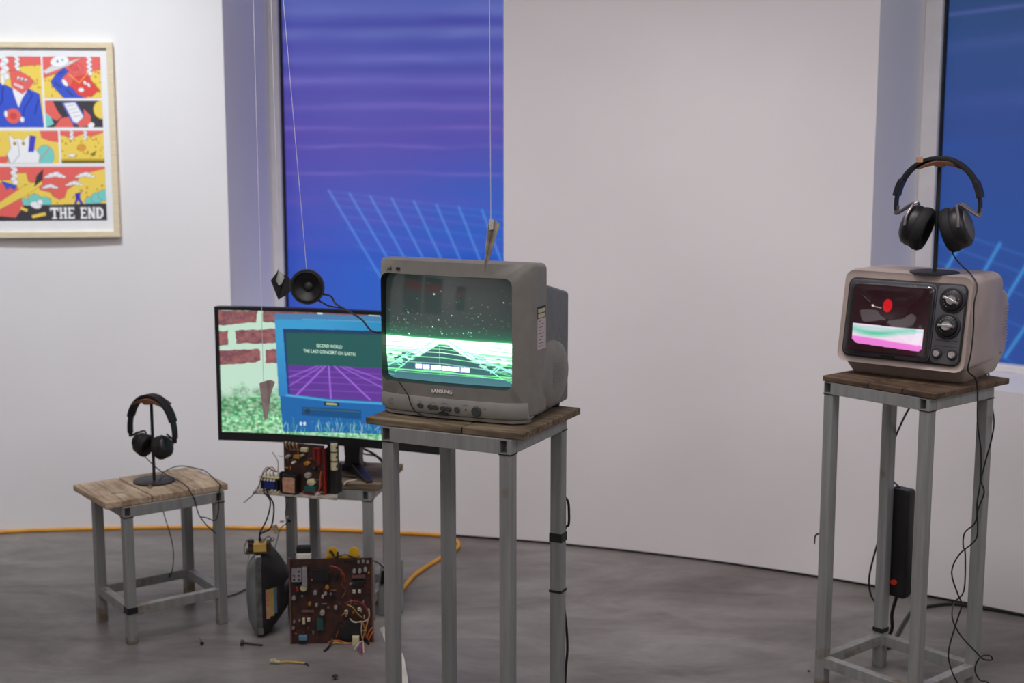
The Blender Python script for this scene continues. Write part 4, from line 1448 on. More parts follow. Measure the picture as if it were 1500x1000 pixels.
gcol = gcol * (1 - .35 * np.clip(1 - np.abs(v - .76) / .12, 0, 1)[..., None] * n3[..., None])
im.a = im.a * (1 - gl[..., None]) + gcol * gl[..., None]
im.blend(gl * np.clip((v - .86) * 6, 0, 1) * .6 * n2, (196, 226, 186))
im.blend(np.clip(1 - np.abs(v - .66) / .04, 0, 1) * np.clip(n2 - .45, 0, 1) * 1.3, (96, 88, 84))
# the blue television in the picture
body = [(408, 458), (645, 464), (645, 636), (420, 634), (414, 560)]
im.poly(body, (30, 96, 160))
im.poly([(408, 457), (645, 463), (645, 470), (408, 466)], (70, 122, 164))
cb = im.mask([(408, 466), (645, 470), (645, 588), (414, 580)])
im.blend(cb, (58, 146, 194))
im.blend(cb * np.clip((v - .25) * 1.6, 0, 1) * .8, (34, 98, 172))
im.blend(cb * np.clip((u - .45) * 2.2, 0, 1) * .6, (26, 108, 156))
scr = [(420, 480), (560, 483), (640, 485), (640, 588), (600, 588), (490, 584), (427, 577)]
cs = im.mask(scr)
im.blend(cs, (34, 66, 82))
im.poly([(424, 486), (640, 490), (640, 540), (424, 536)], (36, 86, 84), 1, cs)
im.poly([(424, 533), (640, 539), (640, 590), (424, 582)], (92, 54, 142), 1, cs)
cg = cs * im.mask([(424, 533), (640, 539), (640, 592), (424, 586)])
for xa, xb_ in ((486, 489), (481, 434), (494, 546), (476, 398), (502, 600), (470, 350), (508, 650)):
    im.line([(xa, 535), (xb_, 584)], 3.0 if 430 < xb_ < 560 else 1.8, (166, 110, 222), .9, cg, 2.5)
for yy in (542, 550, 559, 570):
    im.line([(424, yy), (640, yy + 6)], 1.3, (150, 96, 206), .6, cg, 1.5)
im.line([(424, 481), (640, 486)], 3.0, (24, 52, 110), .9, cs, 3)
im.line([(421, 480), (428, 577)], 5.0, (30, 50, 110), .8, cs, 4)
im.line([(425, 579), (490, 587), (640, 592)], 4.0, (76, 158, 206), 1, None, 2)
im.line([(448, 458 + 8), (645, 472)], 1.0, (120, 190, 220), .7, None, 1)
im.poly([(479, 588), (501, 589.5), (501, 595), (479, 593.5)], (24, 44, 60))
im.poly([(482, 589.5), (498, 590.6), (498, 593.8), (482, 592.8)], (160, 164, 110))
im.poly([(447, 596), (533, 600), (533, 614), (447, 609)], (22, 74, 124))
im.poly([(449, 598), (531, 602), (531, 604), (449, 600)], (52, 90, 110))
im.ell(455, 603, 4, 4, (30, 56, 80))
for x in (445.5, 451):
    im.ell(x, 621.5, 2, 3, (196, 206, 214))
for k in range(12):
    im.ell(462 + k * 7, 619 + k * .4, 1.6, 1.6, (70, 120, 190), .6)
r = random.Random(4)
for k in range(190):
    x, y = r.uniform(408, 640), r.uniform(626, 650)
    h = r.uniform(5, 16)
    im.line([(x, y), (x + r.uniform(-5, 5), y - h)], r.uniform(.7, 1.3), r.choice([(120, 196, 160), (70, 160, 110), (176, 220, 190), (60, 130, 150), (190, 214, 196)]), .75)
px0, px1 = -MW / 2 + EDGE - .0005, MW / 2 - EDGE + .0005
pz1, pz0 = zt - EDGE + .0005, zb + CHIN - .0005
picture_mesh('screen', im, lambda uu, vv: (px0 + (px1 - px0) * uu, sag(px0 + (px1 - px0) * uu) + 0.004, pz1 + (pz0 - pz1) * vv), M['lcd'], mon)
M['glow_text'] = pmat('lit_caption', S(200, 230, 208), S(196, 226, 204), rough=.5)
_g = M['glow_text'].node_tree.nodes['Principled BSDF']
_g.inputs['Emission Color'].default_value = S(206, 238, 216)
_g.inputs['Emission Strength'].default_value = .7
for tx, xa, xb_, y0_, y1_ in (('SECOND WORLD', 468.5, 505.5, 502.5, 507.5), ('THE LAST CONCERT ON EARTH', 449.5, 525, 511, 516)):
    (ua, va), (ub, vb) = monto(xa, y0_), monto(xb_, y1_ + (xb_ - xa) * .04)
    hgt = 5.4 * 4.45 / 2083
    xm = px0 + (px1 - px0) * (ua + ub) / 2
    zm = pz1 + (pz0 - pz1) * (va + vb) / 2
    o = text_obj(tx, hgt * 1.35, M['glow_text'], mon, (0, 0, 0), name='screen_caption')
    xs_ = [v_.co.x for v_ in o.data.vertices]
    wid = max(xs_) - min(xs_)
    want = (px1 - px0) * (ub - ua)
    sl = -.022
    for v_ in o.data.vertices:
        x_ = v_.co.x * want / wid
        v_.co = (xm + x_, float(sag(xm + x_)) + .0028 + v_.co.y * .3, zm + v_.co.z + x_ * sl)
# neck and V foot
ft = mon.matrix_basis.inverted() @ Vector((*PZ(524, 690, H4)[:2], H4))
m = MB()
nx = ft.x - .012
m.loft([[(nx + s * hw, yy, zz) for s, yy in ((-1, ft.y - .02), (1, ft.y - .02), (1, ft.y + .018), (-1, ft.y + .018))] for hw, zz in ((.03, .012), (.026, .05), (.03, .10), (.034, .25))])
m.build('neck', M['black'], mon, bevel=.004)
MB().box(nx - .06, nx + .06, .02, ft.y + .01, .2, .3).build('hinge', M['black'], mon, bevel=.004)
for ang, ln in ((-62, .175), (198, .085), (95, .10)):
    d = Vector((math.cos(math.radians(ang)), math.sin(math.radians(ang)), 0))
    if ang == 198:
        d = Vector((-.86, .1, 0)).normalized()
    if ang == -62:
        d = Vector((.62, -.78, 0)).normalized()
    s = Vector((-d.y, d.x, 0))
    b0 = Vector((nx, ft.y, 0))
    m = MB()
    m.loft([[b0 + s * k * .016 + Vector((0, 0, z)) for k, z in ((-1, .0), (1, .0), (1, .034), (-1, .034))], [b0 + d * ln + s * k * .011 + Vector((0, 0, z)) for k, z in ((-1, .0), (1, .0), (1, .009), (-1, .009))]])
    m.build('foot', M['black'], mon, bevel=.002)
wp = lambda pts, Y: [PD(x, y, Y) for x, y in pts]
m = MB().tube(wp([(517, 640), (530, 655), (552, 668), (566, 690), (569, 740), (570, 800)], 4.80) + [Vector((PD(570, 850, 4.8).x, 4.80, .03)), Vector((PD(570, 850, 4.8).x, 4.80, .0046))], .0045)
m.build('power_cable', M['rubber'], mon, world=True)
m = MB().tube(wp([(520, 655), (532, 664), (548, 667), (560, 674), (567, 700), (569, 780)], 4.82) + [Vector((PD(569, 850, 4.82).x, 4.82, .03)), Vector((PD(569, 850, 4.82).x, 4.82, .0032))], .003)
m.build('signal_cable', M['rubber'], mon, world=True)


# ------------------------------------------------------------ headphone stands and headphones
def ring_xz(rx, rz, n=24):
    return [(rx * math.cos(t), rz * math.sin(t)) for t in [2 * math.pi * k / n for k in range(n)]]


def headphone_stand(label, base, az, height):
    t = thing('headphone_stand', label, 'headphone stand', tuple(base), math.radians(az), 'headphone stands')
    MB().lathe((0, 0, 0), (0, 0, 1), [(0, .064), (.001, .066), (.005, .066), (.006, .064), (.0062, 0)], 40).build('base', M['black_metal'], t, smooth=True)
    MB().cyl((0, 0, .005), (0, 0, height - .008), .0052, None, 14).build('pole', M['black_metal'], t, smooth=True)
    m = MB()
    n = 16
    rings = []
    for k in range(n + 1):
        q = -1 + 2 * k / n
        x = .056 * q
        z = height - .021 * q * q
        bot = height - .012 - .012 * q * q - (.006 if abs(q) < .25 else 0)
        rings.append([(x, -.032, bot), (x, .032, bot), (x, .032, z), (x, -.032, z)])
    m.loft(rings)
    m.build('cradle', M['walnut'], t, bevel=.002)
    return t


def headphones(name, label, top, az, half, drop, cup_r, cup_z, cup_x, accent, tilt=0.35, thick=1.0, band_w=.018, block=False):
    """top: world point of the inside of the headband"""
    t = thing(name, label, 'headphones', tuple(top), math.radians(az), 'headphones on stands')
    n = 28
    ARC = math.pi / 2 * 1.08

    def at(q, o):
        a_ = q * ARC
        return ((half + o) * math.sin(a_), -drop + (drop + o) * math.cos(a_))

    def band(q0, q1, w0, w1, th, off, nm, mat, par=t):
        rings = []
        for k in range(n + 1):
            q = q0 + (q1 - q0) * k / n
            w = w0 + (w1 - w0) * abs(q)
            (xi, zi), (xo, zo) = at(q, off), at(q, off + th)
            rings.append([(xi, -w, zi), (xi, w, zi), (xo, w, zo), (xo, -w, zo)])
        return MB().loft(rings).build(nm, mat, par, bevel=.002)
    band(-.72, .72, band_w, band_w * .8, .010, .0, 'headband', M['black_soft'])
    for s in (-1, 1):
        b_ = sorted((s * .68, s * 1.0))
        sl = band(b_[0], b_[1], band_w * .62, band_w * .62, .007, .001, 'band_slider', M['black'])
        if block:
            c_ = sorted((s * .60, s * .82))
            band(c_[0], c_[1], band_w * .95, band_w * .95, .014, -.001, 'hinge_block', M['black'], sl)
        ex, ez = at(s * 1.0, .004)
        c = Vector((s * cup_x, 0, -cup_z))
        ax = Vector((s * 1.0, 0, tilt)).normalized()      # outward axis of the cup
        u_ = Vector((0, 1, 0))
        w_ = ax.cross(u_).normalized()
        if w_.z < 0:
            w_ = -w_
        out = .034 * thick
        # yoke: a fork round the back of the cup
        m = MB()
        for e in (-1, 1):
            m.tube([(ex, 0, ez + .008), Vector((ex, e * .004, ez - .010)), c + ax * out * .8 + w_ * cup_r * 1.06 + u_ * e * cup_r * .35, c + ax * out * .75 + w_ * cup_r * .5 + u_ * e * cup_r * .86, c + ax * out * .6 + u_ * e * cup_r * .97], (.0038 if accent is not M['black'] else .0028), 8)
        m.cyl((ex, 0, ez + .012), (ex, 0, ez - .012), .0075, .0065, 12)
        m.build('yoke', accent, t, smooth=True)

        def cup(prof, nm, mat, par):
            rings = [[c + ax * (d_ * thick) + u_ * (r_ * cup_r * .94 * math.cos(q)) + w_ * (r_ * cup_r * 1.06 * math.sin(q)) for q in [2 * math.pi * k / 30 for k in range(30)]] for d_, r_ in prof]
            return MB().loft(rings).build(nm, mat, par, smooth=True)
        e = cup([(.004, .94), (.012, .97), (.024, .92), (.031, .74), (.034, .4), (.034, .02)], 'ear_cup', M['black'], t)
        cup([(.007, .88), (.004, .98), (-.004, 1.03), (-.012, 1.02), (-.018, .92), (-.019, .76), (-.012, .64), (-.002, .56), (-.002, .02)], 'cushion', M['black_soft'], e)
        if accent is not M['black']:
            cup([(.029, .72), (.033, .68), (.036, .5), (.036, .02)], 'cup_cover', M['panel'], e)
    return t


b1 = PZ(226, 705, H1)
hs1 = headphone_stand('black headphone stand with walnut cradle on the pale low stool', b1, -18, .275)
hp1 = headphones('headphones', 'plain small black headphones hanging over the pale low stool', (b1.x, b1.y, H1 + .2765), -30, .092, .112, .035, .160, .038, M['black'], .3, .9, .018)
t_ = H3 + PH1
b2 = PZ(1369, 399, t_ + .002)
hs2 = headphone_stand('black headphone stand with walnut cradle on top of the small cream television', (b2.x, b2.y, t_ - .001), -10, .305)
hp2 = headphones('headphones', 'large padded black headphones with silver arms above the small cream television', (b2.x, b2.y, t_ + .3055), -32, .108, .122, .056, .184, .046, M['silver'], .34, 1.3, .020, True)
# small pale tag tied on the headband
tg = PD(1347, 233, b2.y - .02)
MB().box(tg.x - .008, tg.x + .008, tg.y - .003, tg.y + .003, tg.z - .008, tg.z + .006).build('paper_tag', M['paper'], hp2, world=True)


def cable(pts, r, name='cable', mat=None, parent=None, n=8):
    m = MB().tube(pts, r, n)
    return m.build(name, mat or M['rubber'], parent, smooth=True, world=parent is not None)


# cable of the small headphones: over the board, over its edge, hanging in loops
Yb = b1.y
z1 = H1 + .0025
e0 = PD(211, 667, Yb + .01)
def on_plane(t, px, py, axis, val):
    """where the sight line through a pixel meets the plane x|y = val of a thing"""
    inv = t.matrix_basis.inverted()
    o_, d_ = inv @ Vector((0, 0, CAM_H)), inv.to_3x3() @ ray(px, py)
    return t.matrix_basis @ (o_ + d_ * ((val - o_[axis]) / d_[axis]))


def top1(px, py):
    q_ = PZ(px, py, z1)
    near = math.hypot(q_.x - b1.x, q_.y - b1.y) < .14
    return PZ(px, py, H1 + .0125) if near else q_


def edge1(px, py, y_):
    l_ = stool.matrix_basis.inverted() @ PZ(px, py, z1)
    return stool.matrix_basis @ Vector((l_.x, y_, z1 + .0005))


YF = -.154                      # just outside the front rail of the stool
fp = lambda px, py, y_=YF: on_plane(stool, px, py, 1, y_)
cable([e0, PD(228, 684, Yb - .03), top1(247, 697), top1(262, 704), top1(276, 714), edge1(281, 719, -.143), edge1(284, 721, -.152), fp(285, 731), fp(287, 740), fp(292, 755), fp(302, 768), fp(316, 781)], .0017, 'cable', None, hp1)
cable([top1(234, 703), top1(239, 692), PZ(255, 684, H1 + .02), PZ(270, 682.5, H1 + .018), PZ(288, 686, H1 + .014), top1(301, 690), top1(314, 701), edge1(320, 708, -.143), edge1(322, 710, -.153), fp(321, 721, -.157), fp(320, 735, -.157), fp(320, 748, -.157), fp(315, 762, -.157), fp(302, 758, -.157), fp(294, 757, -.157)], .0017, 'cable', None, hp1)
cable([PD(236, 720.5, 4.40), PD(237, 733, 4.40), PD(240, 752, 4.40), PD(250, 785, 4.41), PD(254, 808, 4.41), PD(253, 832, 4.41), PD(250, 842, 4.41)], .0015, 'cable', None, hp1)
MB().cyl(PD(250, 840, 4.41), PD(248, 845, 4.40), .004, .003, 10).build('plug', M['black'], hp1, world=True)
# jack lying on the board, and a loose steel pin
p = PZ(219.5, 714, H1)
jk = thing('audio_jack', 'small round silver-faced jack on the pale low stool', 'jack', (p.x, p.y, H1), math.radians(-70))
MB().cyl((-.0, 0, .0062), (.010, 0, .0062), .0062, None, 16).build('barrel', M['black'], jk, smooth=True)
MB().cyl((.0095, 0, .0062), (.0115, 0, .0062), .0052, None, 16).build('face', M['chrome'], jk, smooth=True)
p = PZ(172, 722, H1)
pn = thing('steel_pin', 'loose flat steel pin lying on the pale low stool', 'pin', (p.x, p.y, H1), math.radians(15))
MB().box(-.019, .019, -.004, .004, 0, .004).build('bar', M['sheet'], pn, bevel=.001)
MB().box(.016, .020, -.006, .006, 0, .006).build('head', M['sheet'], pn, bevel=.001)

# cable of the large headphones: over the cream television and down the tall stand
yb2 = b2.y
fl = ptv.matrix_basis
tvp = lambda x, y, z: fl @ Vector((x, y, z))
c1 = [PD(1393, 352, yb2 - .01), PD(1396, 372, yb2 - .03), PD(1408, 388, yb2 - .05), tvp(.168, .06, .292), tvp(.1895, .045, .265), tvp(.1905, .025, .22), tvp(.1905, .03, .15), tvp(.192, .016, .09), tvp(.188, .012, .045), PD(1431, 560, 3.70), PD(1432, 620, 3.70), PD(1437, 660, 3.70), PD(1436, 705, 3.70), PD(1431, 740, 3.70), PD(1432, 780, 3.70), PD(1425, 795, 3.70), PD(1405, 812, 3.70), PD(1394, 838, 3.70), PD(1403, 870, 3.70), PD(1409, 885, 3.69), PD(1403, 905, 3.69), PD(1390, 950, 3.68), PD(1392, 975, 3.67), PD(1403, 1000, 3.66), PZ(1425, 1025, .003), PZ(1460, 1035, .003)]
cable(c1, .0021, 'cable', None, hp2)
sx0, sx1, sy0, sy1 = fr3
DB = .357 / 2
s3 = lambda px, py, ax_, v_: on_plane(stand3, px, py, ax_, v_)
k0 = stand3.matrix_basis.inverted() @ s3(1448, 556, 1, DB + .004)
c2_ = [stand3.matrix_basis @ Vector((k0.x, DB - .012, H3 + .003)), stand3.matrix_basis @ Vector((k0.x, DB + .004, H3 + .001)), s3(1448, 562, 1, DB + .004), s3(1449, 575, 1, DB + .004), s3(1454, 600, 1, DB + .002), s3(1456, 620, 0, sx1 + .026), s3(1452, 645, 0, sx1 + .020), s3(1445, 670, 0, sx1 + .012), s3(1440, 690, 0, sx1 + .008), s3(1437, 705, 0, sx1 + .008), stand3.matrix_basis @ Vector((sx1 + .007, sy1 - .036, s3(1437, 722, 0, sx1 + .007).z)), s3(1433, 745, 1, sy1 - .042), s3(1428, 766, 1, sy1 - .042), s3(1413, 780, 1, sy1 - .038), s3(1411, 800, 1, sy1 - .038), s3(1414, 812, 1, sy1 - .038), s3(1412, 865, 1, sy1 - .04), s3(1398, 882, 1, sy1 - .05), PD(1395, 905, 3.64), PD(1407, 930, 3.62), PD(1430, 955, 3.60), PD(1440, 965, 3.60), PD(1453, 966, 3.60), PD(1450, 960, 3.59), PD(1436, 962, 3.58), PD(1428, 980, 3.58), PD(1436, 996, 3.57), PD(1450, 1003, 3.56), PZ(1475, 1060, .02), PZ(1495, 1068, .0025)]
cable(c2_, .0021, 'cable', None, hp2)

# ------------------------------------------------------------ power strip tied to the right stand, its cords
leg3 = stand3.matrix_basis
x0, x1, y0, y1 = fr3
lp = leg3 @ Vector((x0 + .016, y1 + .0205, 0))
ps = thing('power_strip', 'long black power strip with a red switch tied upright to the stand leg', 'power strip', tuple(lp), math.radians(-50))
zhi, zlo = PD(1313, 712, lp.y).z, PD(1308, 868, lp.y).z
m = MB()
rg = lambda s_, z: [(x + .032, y, z) for x, y in rr2(.066 * s_, .042 * s_, .010 * s_, 0, 0, 4, 2)]
m.loft([rg(.8, zlo), rg(1, zlo + .012), rg(1, zhi - .008), rg(.9, zhi)])
m.build('body', M['black'], ps, smooth=True)
MB().cyl((.029, -.019, zlo + .045), (.029, -.027, zlo + .045), .0115, .010, 16, .75).build('switch', M['red_lamp'], ps, smooth=True)
cable([ps.matrix_basis @ Vector((.03, 0, zlo + .01)), ps.matrix_basis @ Vector((.012, .0, zlo - .06)), ps.matrix_basis @ Vector((.006, .01, .10)), PZ(1290, 948, .006), PZ(1305, 946, .006), PZ(1322, 915, .006), PZ(1338, 893, .006), PZ(1358, 888, .006), PZ(1395, 884, .006), PZ(1430, 889, .006), PZ(1470, 895, .006), PZ(1520, 905, .006)], .0055, 'cord', None, ps)
cable([leg3 @ Vector((.0, .02, H3 - .017)), PD(1342, 580, 3.95), PD(1325, 610, 4.0), PD(1308, 650, 4.08), PD(1299, 690, 4.13), ps.matrix_basis @ Vector((.02, 0, zhi))], .003, 'lead', M['panel'], ps)
cable([PD(1287, 790, lp.y + .02), PD(1276, 830, lp.y + .03), PD(1273, 852, lp.y + .03), PD(1276, 872, lp.y + .03), PD(1284, 884, lp.y)], .003, 'loop', None, ps)
# curl of tape on the front-left leg
p = leg3 @ Vector((x0 + .002, y0 + .015, 0))
hk = thing('tape_curl', 'small curl of black and white tape on the leg under the cream television', 'tape', (p.x, p.y, PD(1198, 786, p.y).z), 0)
m = MB()
for k in range(9):
    q = math.pi * (.1 + .95 * k / 8)
for (ya, mt_, nm) in ((0, M['tape'], 'dark_side'), (.0012, M['white'], 'pale_side')):
    rings = []
    for k in range(12):
        q = math.radians(20 + 170 * k / 11)
        r_ = .014 - ya
        rings.append([(-.012 + r_ * .8 * math.cos(q), s_ * .007, -.006 + r_ * 1.4 * math.sin(q) * .8 - (.012 if k > 9 else 0)) for s_ in (-1, 1)])
    vs = [p_ for r_ in rings for p_ in r_]
    MB().add(vs, [(2 * i, 2 * i + 1, 2 * i + 3, 2 * i + 2) for i in range(11)]).build(nm, mt_, hk)
# grey cable bulges behind the middle stand leg
lg = stand2.matrix_basis
x0, x1, y0, y1 = fr2
q = lambda z, o: lg @ Vector((x1 - .004 + o, y1 + .0046, z))
o = MB().tube([q(.68, -.01), q(.66, .006), q(.63, .009), q(.60, .008), q(.585, -.002), q(.5, -.006), q(.4, -.004), q(.33, .004), q(.27, .007), q(.2, .002), q(.05, 0), q(.004, .02)], .0032, 8).build('black_lead', M['rubber'])
tag(o, 'black mains lead taped to the rear leg under the grey television', 'cable')

# ------------------------------------------------------------ hanging things and their strings
def up(pa, pb, Y):
    """string from pixel pa up through pixel pb to the ceiling, in the plane at depth Y"""
    A, B = PD(*pa, Y), PD(*pb, Y)
    t_ = (ROOM_H - A.z) / (B.z - A.z)
    return [A, A + (B - A) * t_]


YS = 4.02
sc = PD(450, 420, YS)
spk = thing('hanging_speaker', 'round black bare speaker hanging on a string before the monitor', 'speaker', tuple(sc), 0)
ax = Vector((-.12, -1, .02)).normalized()
MB().lathe((0, 0, 0), ax, [(-.034, .018), (-.034, .026), (-.018, .027), (-.016, .03), (-.004, .046), (-.002, .0505), (.002, .0505), (.003, .047), (.0025, .0455), (-.002, .045)], 40, True, False).build('basket', M['panel_dark'], spk, smooth=True)
MB().lathe((0, 0, 0), ax, [(.000, .0465), (.005, .0435), (.0055, .0415), (.002, .0385), (-.001, .0375)], 40, False, False).build('surround', M['black_soft'], spk, smooth=True)
MB().lathe((0, 0, 0), ax, [(.001, .039), (-.008, .022), (-.014, .0135), (-.016, .0)], 40, False, True).build('cone', M['cap_black'], spk, smooth=True)
MB().lathe((0, 0, 0), ax, [(-.013, .0145), (-.009, .0125), (-.0055, .007), (-.0045, .0)], 24).build('dust_cap', M['panel_dark'], spk, smooth=True)
cable([PD(474, 431, YS), PD(485, 434, YS), PD(492, 445, YS - .01), PD(508, 454, 3.92), PD(530, 468, 3.8), PD(552, 487, 3.68), tv.matrix_basis @ Vector((-.187, .2, .19))], .0026, 'wire', None, spk)
cable([PD(466, 440, YS), PD(474, 444, YS), PD(482, 448, YS), PD(500, 451, YS - .06)], .0022, 'wire', None, spk)
for px, py in ((474, 431), (467, 440)):
    q = PD(px, py, YS)
    MB().box(q.x - .005, q.x + .005, q.y - .002, q.y + .002, q.z - .003, q.z + .003).build('terminal', M['bolt'], spk, world=True)
MB().tube(up((449, 394), (415, 0), YS), .0008, 5, 0).build('string', M['string'], spk, world=True)


def sheet_thing(name, label, Y, outline, folds, mats, th=.0015, string=None, cat='metal piece'):
    """outline: facets given as pixel polygons with a depth offset for each corner"""
    c = PD(sum(p[0] for p in outline[0]) / len(outline[0]), sum(p[1] for p in outline[0]) / len(outline[0]), Y)
    t = thing(name, label, cat, tuple(c), 0)
    for k, fc in enumerate(outline):
        pts = [PD(x, y, Y + d_) for x, y, d_ in fc]
        nrm_ = (pts[1] - pts[0]).cross(pts[2] - pts[0]).normalized() * th
        m = MB().loft([[p for p in pts], [p + nrm_ for p in pts]])
        m.build(folds[k], mats[k], t, world=True)
    if string:
        MB().tube(up(*string, Y), .0008, 5, 0).build('string', M['string'], t, world=True)
    return t


sheet_thing('metal_shard', 'bent pointed strip of dull sheet metal hanging above the grey television', 3.17,
            [[(718, 320, 0), (724, 322, .012), (716, 368, .008), (709, 398, 0), (712, 364, -.006), (714, 337, -.004)], [(724, 322, .012), (732, 328, -.006), (711, 395, -.004), (709, 398, 0), (716, 368, .008)], [(717, 320.5, -.004), (723, 321.5, .006), (722.5, 336, .004), (717, 337, -.006)]],
            ['left_flange', 'right_flange', 'tape_patch'], [M['sheet'], M['sheet'], M['white']], string=((719, 322), (717, 0)))
sheet_thing('metal_shard', 'folded mauve-grey pointed metal strip hanging before the monitor screen', 4.22,
            [[(380, 561, 0), (390, 557.5, .012), (395, 585, .012), (391, 613, 0), (388, 616, 0), (385, 600, 0)], [(390, 557.5, .012), (397, 556.5, 0), (402.5, 559.5, -.004), (395, 582, .002), (393, 605, .002), (391, 613, 0), (395, 585, .012)]],
            ['left_flange', 'right_flange'], [M['sheet_mauve'], M['sheet_mauve']], string=((386, 559), (371, 0)))
sheet_thing('torn_fragment', 'torn black plastic fragment with pale core hanging left of the speaker', 4.06,
            [[(397, 411, 0), (406, 399, .004), (408.5, 393.5, .006), (405, 408, .004), (404, 411, .002), (409, 418, 0), (413, 416, .0), (408, 439, 0)], [(413, 416, 0), (417, 407, .004), (415.5, 403.5, .006), (420, 402, .006), (428, 412, .004), (427, 425, .0), (421, 431, .0), (408, 439, 0)], [(408, 396, .008), (417, 402, .010), (419, 408, .008), (413, 418, .006), (404, 412, .008)]],
            ['left_wing', 'right_wing', 'core'], [M['cap_black'], M['cap_black'], M['torn']], .004, ((409, 397), (397, 0)), 'plastic piece')

# ------------------------------------------------------------ circuit boards
def board_local(t, px, py, out=0.0):
    return None


def comps(t, spec, face):
    """spec rows: kind, px, py, w, h(px), depth(m), material, name; face(px, py) -> local x, z on the board"""
    for kind, px, py, w, h, dep, mt, nm in spec:
        (xa, za), (xb, zb_) = face(px - w / 2, py + h / 2), face(px + w / 2, py - h / 2)
        cx, cz, rx, rz = (xa + xb) / 2, (za + zb_) / 2, abs(xb - xa) / 2, abs(zb_ - za) / 2
        m = MB()
        if kind == 'c':
            m.loft([[(cx + rx * k_ * math.cos(q), y_, cz + rz * k_ * math.sin(q)) for q in [2 * math.pi * i / 14 for i in range(14)]] for y_, k_ in ((0.001, 1), (-dep + .001, 1), (-dep, .88))])
            m.build(nm, mt, t, smooth=True)
        elif kind == 'b':
            m.box(cx - rx, cx + rx, -dep, .001, cz - rz, cz + rz).build(nm, mt, t, bevel=.0008)
        elif kind == 'r':
            ln = max(rx, rz)
            d_ = Vector((1, 0, 0)) if rx > rz else Vector((0, 0, 1))
            c_ = Vector((cx, -dep, cz))
            rr_ = min(rx, rz)
            m.lathe(c_ - d_ * ln, d_, [(0, rr_ * .5), (ln * .2, rr_), (ln * 1.8, rr_), (ln * 2, rr_ * .5)], 8)
            m.build(nm, mt, t, smooth=True)
        elif kind == 'o':
            for_r = [[(cx + rx * k_ * math.cos(q), y_, cz + rz * k_ * math.sin(q)) for q in [2 * math.pi * i / 4 + math.pi / 4 for i in range(4)]] for y_, k_ in ((.001, 1.4), (-dep, 1.4), (-dep, .8), (-dep * .3, .8))]
            m.loft(for_r).build(nm, mt, t)


# big upright board on the floor
bl, br = PZ(427, 943, 0), PZ(547, 940, 0)
dv = br - bl
azb = math.atan2(dv.y, dv.x)
BW = math.hypot(dv.x, dv.y)
BH = PD(427, 819, bl.y).z
bd = thing('circuit_board', 'large brown circuit board standing upright on the floor beside the picture tube', 'circuit board', tuple(bl), azb)
lean = .06
MB().loft([[(0, 0, 0), (BW, 0, 0), (BW, .002, 0), (0, .002, 0)], [(0, 0, BH), (BW, 0, BH), (BW, .002, BH), (0, .002, BH)]]).build('board', M['pcb'], bd)
MB().box(-.003, .002, -.004, .01, 0, BH + .003).build('edge_rail', M['pcb_edge'], bd)
MB().box(BW - .003, BW + .002, -.003, .01, 0, BH - .004).build('edge_rail', M['pcb_edge'], bd)
face = lambda px, py: ((px - 427) / 120.0 * BW, (943 - (px - 427) * .025 - py) / 124.0 * BH)
K, P_, S_, A_, W_ = M['cap_black'], M['cap_white'], M['cap_silver'], M['cap_amber'], M['white']
spec = [('b', 435, 845, 0, 0, 0, K, 'x')][:0]
spec += [('b', 449, 842, 7, 26, .022, S_, 'shield_can'), ('c', 447, 860, 18, 16, .012, K, 'coil'), ('c', 447, 859, 10, 9, .016, M['ivory'], 'coil_core'), ('c', 438, 861, 5, 5, .02, M['red'], 'capacitor')]
spec += [('b', 472, 840, 24, 18, .014, K, 'shielded_chip'), ('b', 494, 845, 5, 10, .01, K, 'chip'), ('c', 481, 858, 6, 6, .016, A_, 'capacitor'), ('c', 463.5, 866, 6, 6, .016, S_, 'capacitor'), ('c', 478.5, 867, 4.4, 4.4, .018, P_, 'capacitor'), ('c', 474.5, 871.5, 4.4, 4.4, .016, P_, 'capacitor'), ('c', 432.5, 874, 6, 6, .014, S_, 'capacitor'), ('c', 444.5, 871, 3, 3, .01, S_, 'capacitor'), ('c', 455, 882.5, 4.6, 4.6, .014, A_, 'capacitor'), ('c', 465, 884, 4, 4, .016, P_, 'capacitor'), ('c', 473.5, 895, 6.6, 6.6, .02, P_, 'capacitor'), ('c', 493, 887.5, 4.6, 4.6, .018, P_, 'capacitor'), ('c', 486, 868, 3, 3, .012, S_, 'capacitor'), ('c', 491, 874, 3.5, 3.5, .01, K, 'capacitor'), ('c', 482, 888, 2.6, 2.6, .01, S_, 'capacitor'), ('b', 476, 883, 8, 1.4, .006, S_, 'jumper')]
spec += [('c', 521, 834, 5, 6, .018, S_, 'capacitor'), ('c', 529, 834, 5, 6, .018, S_, 'capacitor'), ('c', 537, 832, 5, 6, .018, S_, 'capacitor'), ('b', 526, 852, 18, 8, .012, K, 'chip'), ('b', 527, 843, 20, 5, .008, M['pcb_edge'], 'heat_plate')]
